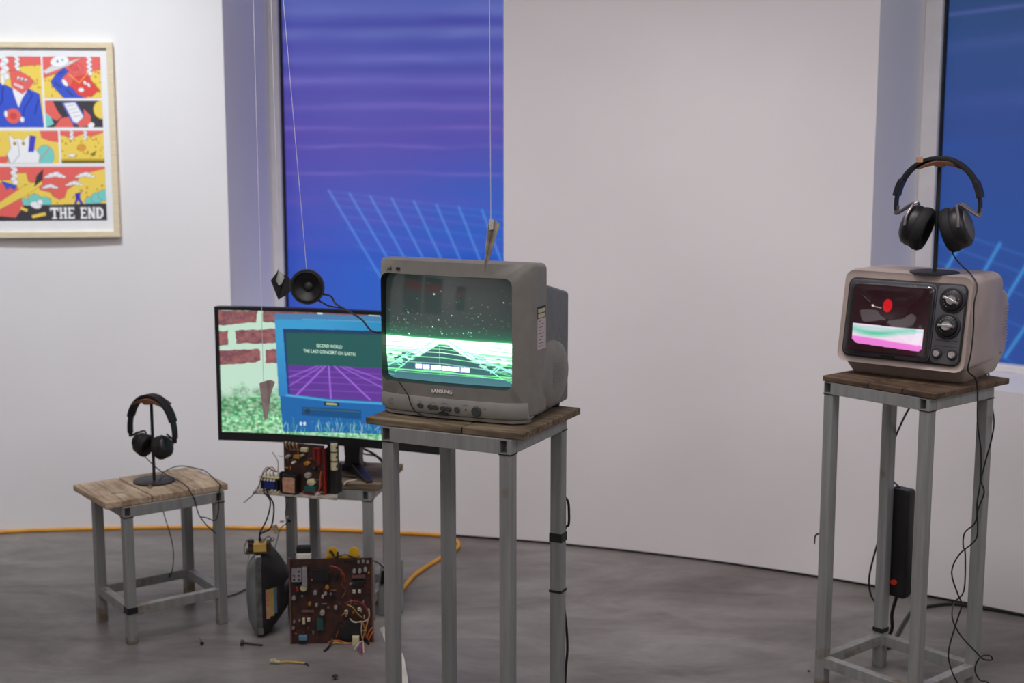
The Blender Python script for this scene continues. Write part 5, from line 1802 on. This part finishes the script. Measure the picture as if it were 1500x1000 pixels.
spec += [('o', 520, 864.5, 4, 4, .01, W_, 'trimmer'), ('o', 528, 864, 4, 4, .01, W_, 'trimmer'), ('o', 527, 890.5, 4, 4, .01, W_, 'trimmer'), ('o', 508, 895, 4.6, 5, .01, M['ivory'], 'trimmer'), ('o', 453, 906, 4, 4, .01, W_, 'trimmer'), ('b', 446, 908, 3.5, 8, .012, M['ivory'], 'capacitor'), ('b', 470, 912, 9, 17, .016, M['teal'], 'capacitor'), ('b', 444.5, 932, 12, 6.5, .016, M['steelblue'], 'blue_capacitor'), ('c', 430.5, 918, 4, 4, .014, S_, 'capacitor'), ('c', 432, 909, 3, 3, .012, S_, 'capacitor'), ('c', 440, 907, 2.6, 2.6, .012, S_, 'capacitor'), ('c', 512, 920, 38, 30, .012, K, 'magnet'), ('b', 521.5, 934.5, 10, 13, .03, M['ivory'], 'plug'), ('b', 452, 894, 18, 3.4, .008, M['pcb_edge'], 'terminal_row'), ('b', 430, 837, 3, 8, .014, K, 'clip')]
r = random.Random(21)
for k in range(46):
    px, py = r.uniform(432, 543), r.uniform(830, 934)
    if r.random() < .55:
        hz = r.random() < .5
        spec.append(('r', px, py, 6 if hz else 1.7, 1.7 if hz else 6, .004, r.choice([M['pcb_edge'], M['copper'], M['red'], M['ivory'], S_]), 'resistor'))
    else:
        d_ = r.uniform(2, 3.4)
        spec.append(('c', px, py, d_, d_, r.uniform(.006, .014), r.choice([K, S_, A_, M['red'], M['teal']]), 'capacitor'))
comps(bd, spec, face)
m = MB()
(xa, za), (xb, zb_) = face(430.5, 849), face(444.5, 831)
cw, chh = (xb - xa) / 2, (zb_ - za) / 3
m.box(xa, xb, -.006, .001, za, zb_)
for ci in range(2):
    for ri in range(3):
        cx, cz_ = xa + cw * (ci + .5), za + chh * (ri + .5)
        sq = []
        for k in range(16):
            t_ = 2 * math.pi * k / 16
            c_, s_ = math.cos(t_), math.sin(t_)
            g_ = 1 / max(abs(c_), abs(s_))
            sq.append((cx + c_ * g_ * cw / 2, cz_ + s_ * g_ * chh / 2))
        hole = [(cx + .0038 * math.cos(2 * math.pi * k / 16), cz_ + .0038 * math.sin(2 * math.pi * k / 16)) for k in range(16)]
        back = [(x_, -.006, z_) for x_, z_ in sq]
        fr_ = [(x_, -.02, z_) for x_, z_ in sq]
        if ci == 0 and ri == 2:
            m.loft([back, fr_], False, True)
        else:
            m.loft([back, fr_, [(x_, -.02, z_) for x_, z_ in hole], [(x_, -.0062, z_) for x_, z_ in hole]], False, True)
m.build('tuner_can', S_, bd)
# row of pins, coil and relay along the top edge, yellow caps behind it
for k, px in enumerate((508, 514.5, 521, 527.5, 534, 540.5)):
    x_, z_ = face(px, 822 + (k % 2))
    MB().cyl((x_, -.008, z_), (x_, -.008, z_ + .008), .0042, None, 10).build('capacitor', S_ if k > 2 else K, bd, smooth=True)
xa, za = face(437, 819)
xb, zb_ = face(458, 811)
MB().box(xa, xb, .004, .03, za - .004, zb_).build('relay', M['white'], bd, bevel=.002)
MB().box(xa, xb, .006, .03, zb_, zb_ + .021).build('relay_cap', K, bd, bevel=.002)
MB().tube([(xa - .002, .01, za + .012), (xa - .007, .008, za + .014), (xa - .006, .006, za), (xa + .004, .002, za - .006)], .0014, 6).build('relay_lead', K, bd)
xa, za = face(478, 818)
xb, zb_ = face(530, 816)
MB().box(xa, xb, .016, .02, za - .012, zb_ + .002).build('yellow_strap', M['yellow'], bd)
for px in (488.5, 520.5):
    x_, z_ = face(px, 810.5)
    MB().cyl((x_, .012, z_), (x_, .022, z_), .0165, .0155, 24).build('yellow_cap', M['yellow'], bd, smooth=True)
x_, z_ = face(488, 811)
MB().tube([(x_ - .007, .010, z_ + .006), (x_, .009, z_ + .004), (x_ + .004, .008, z_ - .004), (x_ + .008, .006, z_ - .010)], .0035, 8).build('black_clip', K, bd)
x_, z_ = face(497, 814)
MB().box(x_ - .003, x_ + .003, .002, .008, z_ - .012, z_ + .012).build('black_post', K, bd)
wires = [([(465, 818), (478, 819), (490, 819), (497, 815)], K, .003), ([(499, 814), (508, 812), (518, 815), (530, 818), (552, 822), (565, 832)], K, .003)]
for pts, mt, y_ in wires:
    MB().tube([(*face(*p)[:1], y_, face(*p)[1]) for p in pts], .0022, 6).build('wire', mt, bd)
for pts, mt in (([(507, 880), (515, 877), (524, 878), (533, 882), (539, 890), (541, 898)], M['wire_red']), ([(509, 882), (518, 886), (524, 895), (532, 903)], M['wire_yellow']), ([(541, 888), (542, 897), (539, 905), (528, 909), (518, 907)], M['wire_white']), ([(540, 904), (537, 915), (534, 925), (531, 936)], M['wire_yellow']), ([(532, 908), (535, 918), (537, 930), (541, 936)], M['wire_orange']), ([(546, 916), (541, 922), (538, 932)], M['wire_orange']), ([(547, 921), (543, 928), (540, 935)], M['wire_orange']), ([(531, 908), (530, 920), (531, 932)], M['wire_white']), ([(481, 938), (488, 935), (498, 936), (508, 940), (517, 940)], M['wire_orange']), ([(484, 940), (492, 937), (504, 941), (517, 942)], M['wire_yellow']), ([(500, 832), (505, 842), (503, 854), (508, 862), (503, 872)], M['copper']), ([(486, 826), (498, 829), (506, 838), (507, 850)], M['wire_red']), ([(507, 895), (500, 900), (506, 912), (498, 918), (493, 930)], M['copper']), ([(513, 903), (520, 908), (530, 907)], M['ivory'])):
    MB().tube([(face(*p)[0], -.014 - .004 * math.sin(i_ * 1.7), max(face(*p)[1], .003)) for i_, p in enumerate(pts)], .0015, 6).build('wire', mt, bd)
for (x1_, y1_), mt in (((519, 951), M['wire_white']), ((527, 957), M['wire_violet']), ((530, 959), M['wire_red']), ((533, 956), M['wire_white']), ((529, 955), M['wire_red']), ((524, 953), M['wire_violet'])):
    q = bd.matrix_basis @ Vector((face(532, 936)[0], -.02, .012))
    MB().tube([q, (q + PZ(x1_, y1_, .004)) / 2 + Vector((0, 0, .006)), PZ(x1_, y1_, .003)], .0016, 6).build('wire', mt, bd, world=True)
cable([PZ(487, 935, .02), PZ(484, 943, .008), PZ(480, 949, .004), PZ(475, 953, .004)], .003, 'wire_end', None, bd)
cable([PZ(536, 938, .006), PZ(540, 943, .004)], .003, 'wire_end', None, bd)
MB().box(BW * .2, BW * .26, .0015, .05, 0, .02).box(BW * .7, BW * .76, .0015, .05, 0, .02).build('prop', K, bd)

# grey plastic block behind the board
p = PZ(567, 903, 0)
gb = thing('grey_block', 'pale grey plastic block with a dark patch for its opening behind the big circuit board', 'block', (p.x, p.y, 0), math.radians(-20))
zt_ = PD(560, 826, p.y).z
MB().prism([(-.035, 0), (.03, 0), (.03, zt_), (-.02, zt_ - .004), (-.03, zt_ - .05)], 0, .07).build('shell', pmat('pale_grey_shell', S(150, 152, 148), S(128, 130, 126), rough=.5), gb, bevel=.004)
MB().prism([(-.022, zt_ - .07), (.01, zt_ - .062), (.012, zt_ - .02), (-.016, zt_ - .024)], -.003, .002).build('opening_patch', K, gb)  # black piece laid on to stand for the block's shaded opening

# ------------------------------------------------------------ bare picture tube on the floor
ct = PZ(383, 934, 0) + Vector((-.017, .097, 0))
tube = thing('picture_tube', 'bare picture tube standing on edge on the floor under hanging wires', 'picture tube', (ct.x, ct.y, 0), math.radians(7))
zc = PD(386, 812, ct.y - .097).z / 2
HZ_ = zc


def tr(x, hy, hz, r):
    return [(x, y_, zc + z_) for y_, z_ in rr2(2 * hy * .65, 2 * hz, min(r, hy * .6), 0, 0, 6, 4)]


# axis along local x: face towards -x
MB().loft([tr(-.043, .02, .02, .015), tr(-.041, .08, .062, .05), tr(-.034, .13, .1, .05), tr(-.022, .150, .118, .04), tr(-.006, .155, zc, .03)], True, False).build('face_glass', M['glassgrey'], tube, smooth=True)
MB().loft([tr(-.008, .1565, zc + .0005, .03), tr(.010, .1565, zc + .0005, .03)], False, False).build('tension_band', M['band'], tube, smooth=True)
MB().loft([tr(.010, .155, zc - .002, .03), tr(.03, .145, zc * .93, .04), tr(.06, .105, zc * .72, .045), tr(.085, .06, zc * .48, .04), tr(.1, .035, .035, .03)], False, True).build('funnel', M['graphite'], tube, smooth=True)
MB().lathe((.07, 0, zc), (1, 0, 0), [(0, .046), (.01, .050), (.035, .044), (.05, .036), (.055, .03)], 28).build('deflection_yoke', K, tube, smooth=True)
MB().cyl((.12, 0, zc), (.17, 0, zc), .0145, .0145, 18).build('neck', M['glassgrey'], tube, smooth=True)
MB().box(.135, .15, -.035, .035, zc - .04, zc + .05).build('neck_board', K, tube, bevel=.002)
for k, (mt, y_) in enumerate(((M['paper'], -.152), (M['ivory'], -.148), (M['blue'], -.145), (M['wire_yellow'], -.14))):
    pass
lab = [(x_, y_ * .65) for x_, y_ in ((.022, -.1505), (.034, -.141), (.046, -.1265), (.055, -.1135), (.062, -.102))]
for k, mt in enumerate((M['paper'], M['wire_yellow'], M['steelblue'], M['bolt'])):
    (xa, ya), (xb, yb_) = lab[k], lab[k + 1]
    z0_, z1_ = zc - .075 + k * .006, zc + .02
    MB().add([(xa, ya - .0012, z0_), (xb, yb_ - .0012, z0_), (xb, yb_ - .0012, z1_), (xa, ya - .0012, z1_), (xa, ya + .002, z0_), (xb, yb_ + .002, z0_), (xb, yb_ + .002, z1_), (xa, ya + .002, z1_)], [(0, 1, 2, 3), (7, 6, 5, 4), (0, 4, 5, 1), (1, 5, 6, 2), (2, 6, 7, 3), (3, 7, 4, 0)]).build('label_stripe', mt, tube)
zt_ = 2 * zc
for sy in (-1, 1):
    for zz in (.012, zt_ - .03):
        MB().box(-.004, .012, sy * .0995 - .004, sy * .0995 + .004, zz, zz + .02).build('mounting_lug', M['band'], tube)
# little transformer sitting on the tube
tf = thing('small_transformer', 'small yellow wrapped transformer with wire legs on top of the picture tube', 'transformer', (ct.x + .012, ct.y - .06, zt_ - .001), math.radians(8))
MB().box(-.042, .035, -.028, .02, 0, .006).build('mount', M['bolt'], tf)
MB().box(-.018, .022, -.03, .012, .006, .032).build('winding', M['wire_yellow'], tf, bevel=.002)
for xa_, xb_ in ((-.034, -.018), (.022, .036)):
    MB().box(xa_, xb_, -.024, .012, .006, .034).build('core_leg', M['bolt'], tf, bevel=.001)
MB().cyl((-.026, -.008, .032), (-.026, -.008, .042), .011, .009, 14).build('knob', K, tf, smooth=True)
for pts in ([(-.034, -.02, .012), (-.044, -.02, .0), (-.046, -.016, .02), (-.036, -.014, .044)], [(.03, -.02, .034), (.04, -.018, .048), (.046, -.01, .04), (.038, 0, .03)], [(.01, -.01, .03), (.02, -.014, .046), (.032, -.01, .05), (.04, -.01, .034)]):
    MB().tube(pts, .0014, 6).build('wire', M['cap_black'], tf)

# ------------------------------------------------------------ aluminium plate, small board, transformer on the monitor stool
pts = [PZ(370, 723, H4 + .0), PZ(494, 732.5, H4 + .0), PZ(498, 704, H4 + .0), PZ(392, 699, H4 + .0)]
pl_t = thing('metal_plate', 'thin aluminium plate overhanging the stool below the small circuit board', 'plate', (pts[0].x, pts[0].y, H4), 0)
MB().loft([[tuple(p) for p in pts], [(p.x, p.y, H4 + .006) for p in pts]]).build('sheet', M['sheet'], pl_t, world=True)
PT = H4 + .006
bl, br = PZ(417, 719, PT), PZ(476, 725, PT)
dv = br - bl
azs = math.atan2(dv.y, dv.x)
SW = math.hypot(dv.x, dv.y)
SH = PD(445, 650, (bl.y + br.y) / 2).z - PT
sb = thing('circuit_board', 'small brown circuit board standing on the aluminium plate under the monitor', 'circuit board', tuple(bl), azs)
MB().box(0, SW, 0, .002, 0, SH).build('board', M['pcb'], sb)
MB().box(SW - .003, SW + .001, -.002, .01, -.001, SH - .01).build('edge_rail', M['red'], sb)
face2 = lambda px, py: ((px - 417) / 59.0 * SW, (726 - py) / 76.0 * SH)
spec = [('c', 443, 696, 7, 7, .012, P_, 'capacitor'), ('c', 453.5, 697, 9, 9, .012, P_, 'capacitor'), ('c', 458.5, 707, 11.5, 11, .014, M['ivory'], 'capacitor'), ('b', 458, 717, 15, 8, .02, M['teal'], 'capacitor'), ('c', 425.5, 670, 5, 5, .02, P_, 'capacitor'), ('c', 434, 678.5, 3.5, 3.5, .02, W_, 'capacitor'), ('c', 447, 666, 4, 4, .018, P_, 'capacitor'), ('b', 438.5, 669.5, 9, 5, .014, A_, 'capacitor'), ('b', 449, 658, 9, 6, .012, M['ivory'], 'capacitor'), ('c', 452.5, 678.5, 8, 6, .012, A_, 'coil'), ('b', 434.5, 660, 16, 3, .006, M['pcb_edge'], 'resistor_bank'), ('b', 464, 663, 4.5, 18, .012, M['red'], 'film_capacitor'), ('b', 470, 666, 4.5, 26, .012, M['red'], 'film_capacitor'), ('c', 463.5, 686, 7, 7, .018, K, 'capacitor'), ('c', 468, 724, 5, 5, .02, P_, 'capacitor'), ('b', 445, 712, 4, 10, .012, K, 'chip')]
for k in range(20):
    px, py = r.uniform(420, 472), r.uniform(655, 722)
    hz = r.random() < .5
    spec.append(('r', px, py, 6 if hz else 1.8, 1.8 if hz else 6, .004, r.choice([M['copper'], M['pcb_edge'], M['red'], A_]), 'resistor'))
spec = [q_ for q_ in spec if not (q_[1] - q_[3] / 2 < 446 and q_[2] + q_[4] / 2 > 692)]
comps(sb, spec, face2)
for k in range(9):
    x_ = face2(421 + k * 2.6, 655)[0]
    MB().tube([(x_, -.004, SH - .018), (x_ - .002, -.012, SH - .003), (x_ - .004, -.004, SH + .005 - k * .0004), (x_ - .006, .006, SH - .004)], .0013, 5).build('ribbon_wire', M['ivory'] if k % 2 else M['copper'], sb)
MB().box(face2(445, 0)[0], face2(470, 0)[0], .002, .012, SH - .012, SH - .004).build('top_bar', M['panel'], sb)
MB().tube([(face2(445, 0)[0], .006, SH - .006), (face2(446, 0)[0], .006, SH + .006), (face2(447, 0)[0], .006, SH + .014)], .0014, 6).build('wire', K, sb)
for pts, mt in (([(446, 723), (450, 721), (462, 722), (470, 718), (473, 700)], M['wire_red']), ([(447, 725), (455, 724), (468, 721), (474, 706)], M['wire_red']), ([(471, 716), (472, 700), (474, 688)], M['wire_orange']), ([(418, 671), (412, 670)], M['wire_white'])):
    MB().tube([(face2(*p)[0], -.012, face2(*p)[1]) for p in pts], .0016, 6).build('wire', mt, sb)
# heat sink with ivory plugs beside it
p0 = br + Vector((.004, .012, 0))
hsink = thing('heat_sink', 'black finned heat sink with three ivory plugs beside the small circuit board', 'heat sink', (p0.x, p0.y, PT), azs)
hz_ = PD(482, 648, p0.y).z - PT
for k in range(5):
    MB().box(.002, .03, .006 + k * .009, .010 + k * .009, 0, hz_ if k < 3 else hz_ * .55).build('fin', K, hsink, bevel=.0006)
MB().box(.0, .006, .0, .05, 0, hz_ * .9).build('spine', K, hsink)
for zpx in (654.5, 668, 681.5):
    z_ = PD(490, zpx, p0.y).z - PT
    MB().cyl((.026, .004, z_ - .012), (.026, .004, z_ + .012), .0105, .0105, 16).build('ivory_plug', M['ivory'], hsink, smooth=True)
    MB().cyl((.034, .004, z_ ), (.040, .004, z_), .0055, None, 10).build('plug_tip', K, hsink)
# black box with a browned paper label
p = PZ(413, 723, PT)
bb = thing('boxed_transformer', 'black boxed transformer with browned paper label before the small circuit board', 'transformer', (p.x, p.y, PT), azs)
k_ = p.y / 2083.0
MB().box(.0, .050, 0, .030, 0, .062).build('case', K, bb, bevel=.002)
MB().prism([(.004, .006), (.044, .006), (.046, .05), (.040, .054), (.006, .053), (.003, .048)], -.0012, .0).build('paper_label', M['paper'], bb)
# blue-wound transformer on the plate
p = PZ(381, 720, PT)
bt = thing('blue_transformer', 'small transformer with blue winding at the end of the aluminium plate', 'transformer', (p.x, p.y, PT), azs)
for xa_, xb_ in ((.002, .012), (.052, .062)):
    MB().box(xa_, xb_, 0, .04, .006, .046).build('core_leg', K, bt, bevel=.001)
MB().box(.010, .054, .002, .038, .010, .040).build('winding', M['blue'], bt, bevel=.004)
for za_, zb_ in ((0, .0065), (.046, .0495)):
    MB().box(-.002, .066, -.002, .042, za_, zb_).build('flange', M['ivory'], bt)
for k in range(5):
    MB().cyl((.008 + k * .011, -.001, .041), (.008 + k * .011, -.006, .041), .0032, None, 8).build('pin', M['white'], bt)
    MB().cyl((.008 + k * .012, -.001, .009), (.008 + k * .012, -.005, .009), .003, None, 8).build('pin', M['white'], bt)
for k in range(4):
    MB().tube([(.004 + k * .014, .01, .049), (.010 + k * .012, .004, .064), (.022 + k * .008, .01, .078 - k * .004), (.04 + k * .006, .016, .066)], .0014, 6).build('wire', (M['copper'], K, M['wire_red'], K)[k], bt)
wq = lambda pts, Y: [PD(x, y, Y) for x, y in pts]
Yp = p.y
MB().tube(wq([(403, 688), (398, 684), (390, 688), (383, 698), (378, 714), (370, 725), (357, 736)], Yp - .01), .0016, 6).build('wire', M['copper'], bt, world=True)
MB().tube(wq([(399, 662), (404, 669), (407.5, 678), (407, 695), (410, 706), (413, 710)], Yp - .01), .0022, 6).build('wire', M['wire_white'], bt, world=True)
MB().box(.0625, .071, .008, .03, 0, .066).build('terminal_block', K, bt, bevel=.003)
# black leads hanging from the plate to the tube below
cz = Vector((tf.location.x, tf.location.y, 0))
tt = tf.matrix_basis
fpl = lambda px, py: on_plane(bt, px, py, 1, -.05)
wt = tt @ Vector((.008, -.012, .0335))
wt2 = tt @ Vector((.001, -.012, .0335))
b0 = bt.matrix_basis @ Vector((.030, -.004, .012))
b1_ = bt.matrix_basis @ Vector((.040, -.004, .012))
for pts in ([b0, bt.matrix_basis @ Vector((.030, -.03, .010)), fpl(396, 734), fpl(391, 760), wt + Vector((-.004, -.01, .03)), wt], [b1_, bt.matrix_basis @ Vector((.042, -.03, .010)), fpl(401, 740), fpl(397, 772), wt2 + Vector((.006, -.01, .03)), wt2]):
    MB().tube(pts, .0025, 8).build('lead', M['rubber'], bt, world=True)
MB().tube([PD(421, 736, 4.42), PD(418, 752, 4.41), PD(423, 764, 4.41), PD(412, 772, 4.4), PD(406, 790, 4.36), PD(402, 806, cz.y)], .0016, 6).build('lead', M['panel'], bt, world=True)
q = PD(404, 775, 4.385)
cn = MB().loft([[q + Vector((x * math.cos(.4) - z * math.sin(.4), y_, x * math.sin(.4) + z * math.cos(.4))) for x, z in ((-.007, -.014), (.007, -.014), (.007, .014), (-.007, .014))] for y_ in (-.006, .006)])
cn.build('connector', M['ivory'], bt, world=True)
for px, py in ((420, 757), (413, 764), (424, 763)):
    q = PD(px, py, 4.40)
    MB().box(q.x - .006, q.x + .006, q.y - .003, q.y + .003, q.z - .003, q.z + .003).build('tie', M['white'] if px < 422 else K, bt, world=True)
# loose wires on the stool top
for pts, mt, lb in (([PZ(504, 709, H4 + .003), PZ(508, 705, H4 + .004), PZ(516, 703.5, H4 + .003), PZ(522, 702.5, H4 + .003)], M['wire_white'], 'pale wire offcut lying on the stool by the monitor foot'), ([PZ(489, 695, H4 + .004), PZ(500, 696, H4 + .003), PZ(508, 698, H4 + .003), PZ(521, 699, H4 + .004)], M['cap_black'], 'dark wire offcut lying on the stool beside the heat sink')):
    o = MB().tube(pts, .0026, 6).build('wire_offcut', mt)
    tag(o, lb, 'wire')

# ------------------------------------------------------------ cords and litter on the floor
oc = [on_wall(d_, .06) + Vector((0, 0, .007)) for d_ in (128, 122, 116, 110, 105)] + [PZ(x, y, .007) for x, y in ((0, 779), (90, 775.5), (180, 773), (270, 772), (360, 772.5), (440, 774.5), (520, 777), (580, 780), (640, 783.5), (664, 789), (672, 796), (668, 804), (648, 815.5), (620, 833), (604, 845), (590, 862), (586, 868))]
tag(MB().tube(oc, .0075, 10).build('extension_cord', M['orange'], None, smooth=True), 'orange extension cord lying along the foot of the wall', 'cord')
q0, q1 = PZ(587, 866, .008), PZ(580, 876, .008)
tag(MB().cyl(q0, q1, .011, .014, 12).cyl(q1, PZ(576, 880, .008), .010, None, 12).build('cord_plug', M['black'], None, smooth=True), 'black plug at the end of the orange extension cord', 'plug')
tag(MB().tube([PZ(576, 880, .007), PZ(562, 880, .007), PZ(550, 880, .007), PZ(538, 879, .007)], .0075, 10).build('extension_cord', M['orange'], None, smooth=True), 'short orange cord end running behind the big circuit board', 'cord')
tag(MB().tube([PZ(318, 873, .003), PZ(330, 873.5, .003), PZ(345, 870, .003), PZ(360, 863, .003), PZ(372, 862, .003)], .0024, 8).build('black_lead', M['rubber'], None, smooth=True), 'thin black cord on the floor between pale stool and picture tube', 'cord')  # plain thin cord, its use unknown
# bent white sheet behind the middle stand
rings = []
for (xa, ya), (xb, yb_), z_ in (((556, 921), (562, 918), .0), ((562, 935), (572, 928), .0), ((570, 955), (584, 944), .0), ((574, 980), (592, 964), 0), ((576, 1005), (597, 992), 0), ((577, 1040), (600, 1030), 0)):
    A, B = PZ(xa, ya, .001), PZ(xb, yb_, .014)
    rings.append([A, B, B + Vector((0, 0, .0015)), A + Vector((0, 0, .0015))])
tag(MB().loft(rings).build('white_strip', M['white']), 'curved white plastic strip on the floor by the tall stand leg', 'plastic strip')
# litter
def litter(name, label, cat, px, py, rz):
    p = PZ(px, py, 0)
    return thing(name, label, cat, (p.x, p.y, 0), rz)


t = litter('loose_wire', 'tiny black plug with two red wires on the floor by the pale stool', 'wire', 296, 945, .3)
MB().cyl((0, 0, .006), (0, .008, .007), .006, .004, 12).build('plug', K, t)
MB().tube([(0, 0, .006), (-.008, .004, .012), (-.020, .006, .010)], .0012, 6).build('wire', M['wire_red'], t)
MB().tube([(0, .002, .008), (-.004, .006, .016), (-.008, .008, .022)], .0012, 6).build('wire', M['wire_violet'], t)
t = litter('bolt', 'long dark bolt with a broad head lying on the floor', 'bolt', 353, 945, -.08)
MB().cyl((0, 0, .0095), (.008, 0, .0085), .0095, .0085, 14).build('head', M['bolt'], t, smooth=True)
MB().cyl((.008, 0, .0085), (.068, 0, .0032), .0036, .003, 10).build('shank', K, t, smooth=True)
t = litter('cable_lug', 'yellowed ring terminal with a short wire lying on the floor', 'terminal', 400, 972, -.1)
m = MB()
n = 20
rg = lambda r_, z_: [(r_ * math.cos(2 * math.pi * k / n), r_ * math.sin(2 * math.pi * k / n), z_) for k in range(n)]
m.loft([rg(.0045, .009), rg(.0045, .013), rg(.0095, .013), rg(.0095, .009), rg(.0045, .009)], False, False)
m.build('ring', M['ivory'], t)
MB().box(.006, .022, -.005, .003, .003, .011).build('crimp', M['ivory'], t, bevel=.002)
MB().tube([(.02, -.001, .006), (.04, .006, .007), (.07, .006, .006), (.098, .004, .005)], .0026, 8).build('wire', M['wire_yellow'], t)
MB().tube([(.096, .004, .005), (.104, 0, .004), (.110, -.008, .002)], .0024, 8).build('tip', K, t)
t = litter('wing_nut', 'small dark mushroom-shaped screw standing on the floor', 'screw', 491, 995, 0)
MB().lathe((0, 0, 0), (0, 0, 1), [(0, .003), (.008, .003), (.009, .009), (.013, .0075), (.015, .002)], 14).build('body', M['bolt'], t, smooth=True)
for px, py, lb in ((1185, 983, 'tiny dark chip of debris on the floor beside the right stand'), (1160, 778, None)):
    if lb:
        t = litter('debris_chip', lb, 'debris', px, py, .5)
        MB().prism([(-.004, 0), (.004, 0), (.002, .003), (-.003, .004)], -.003, .003).build('chip', K, t)
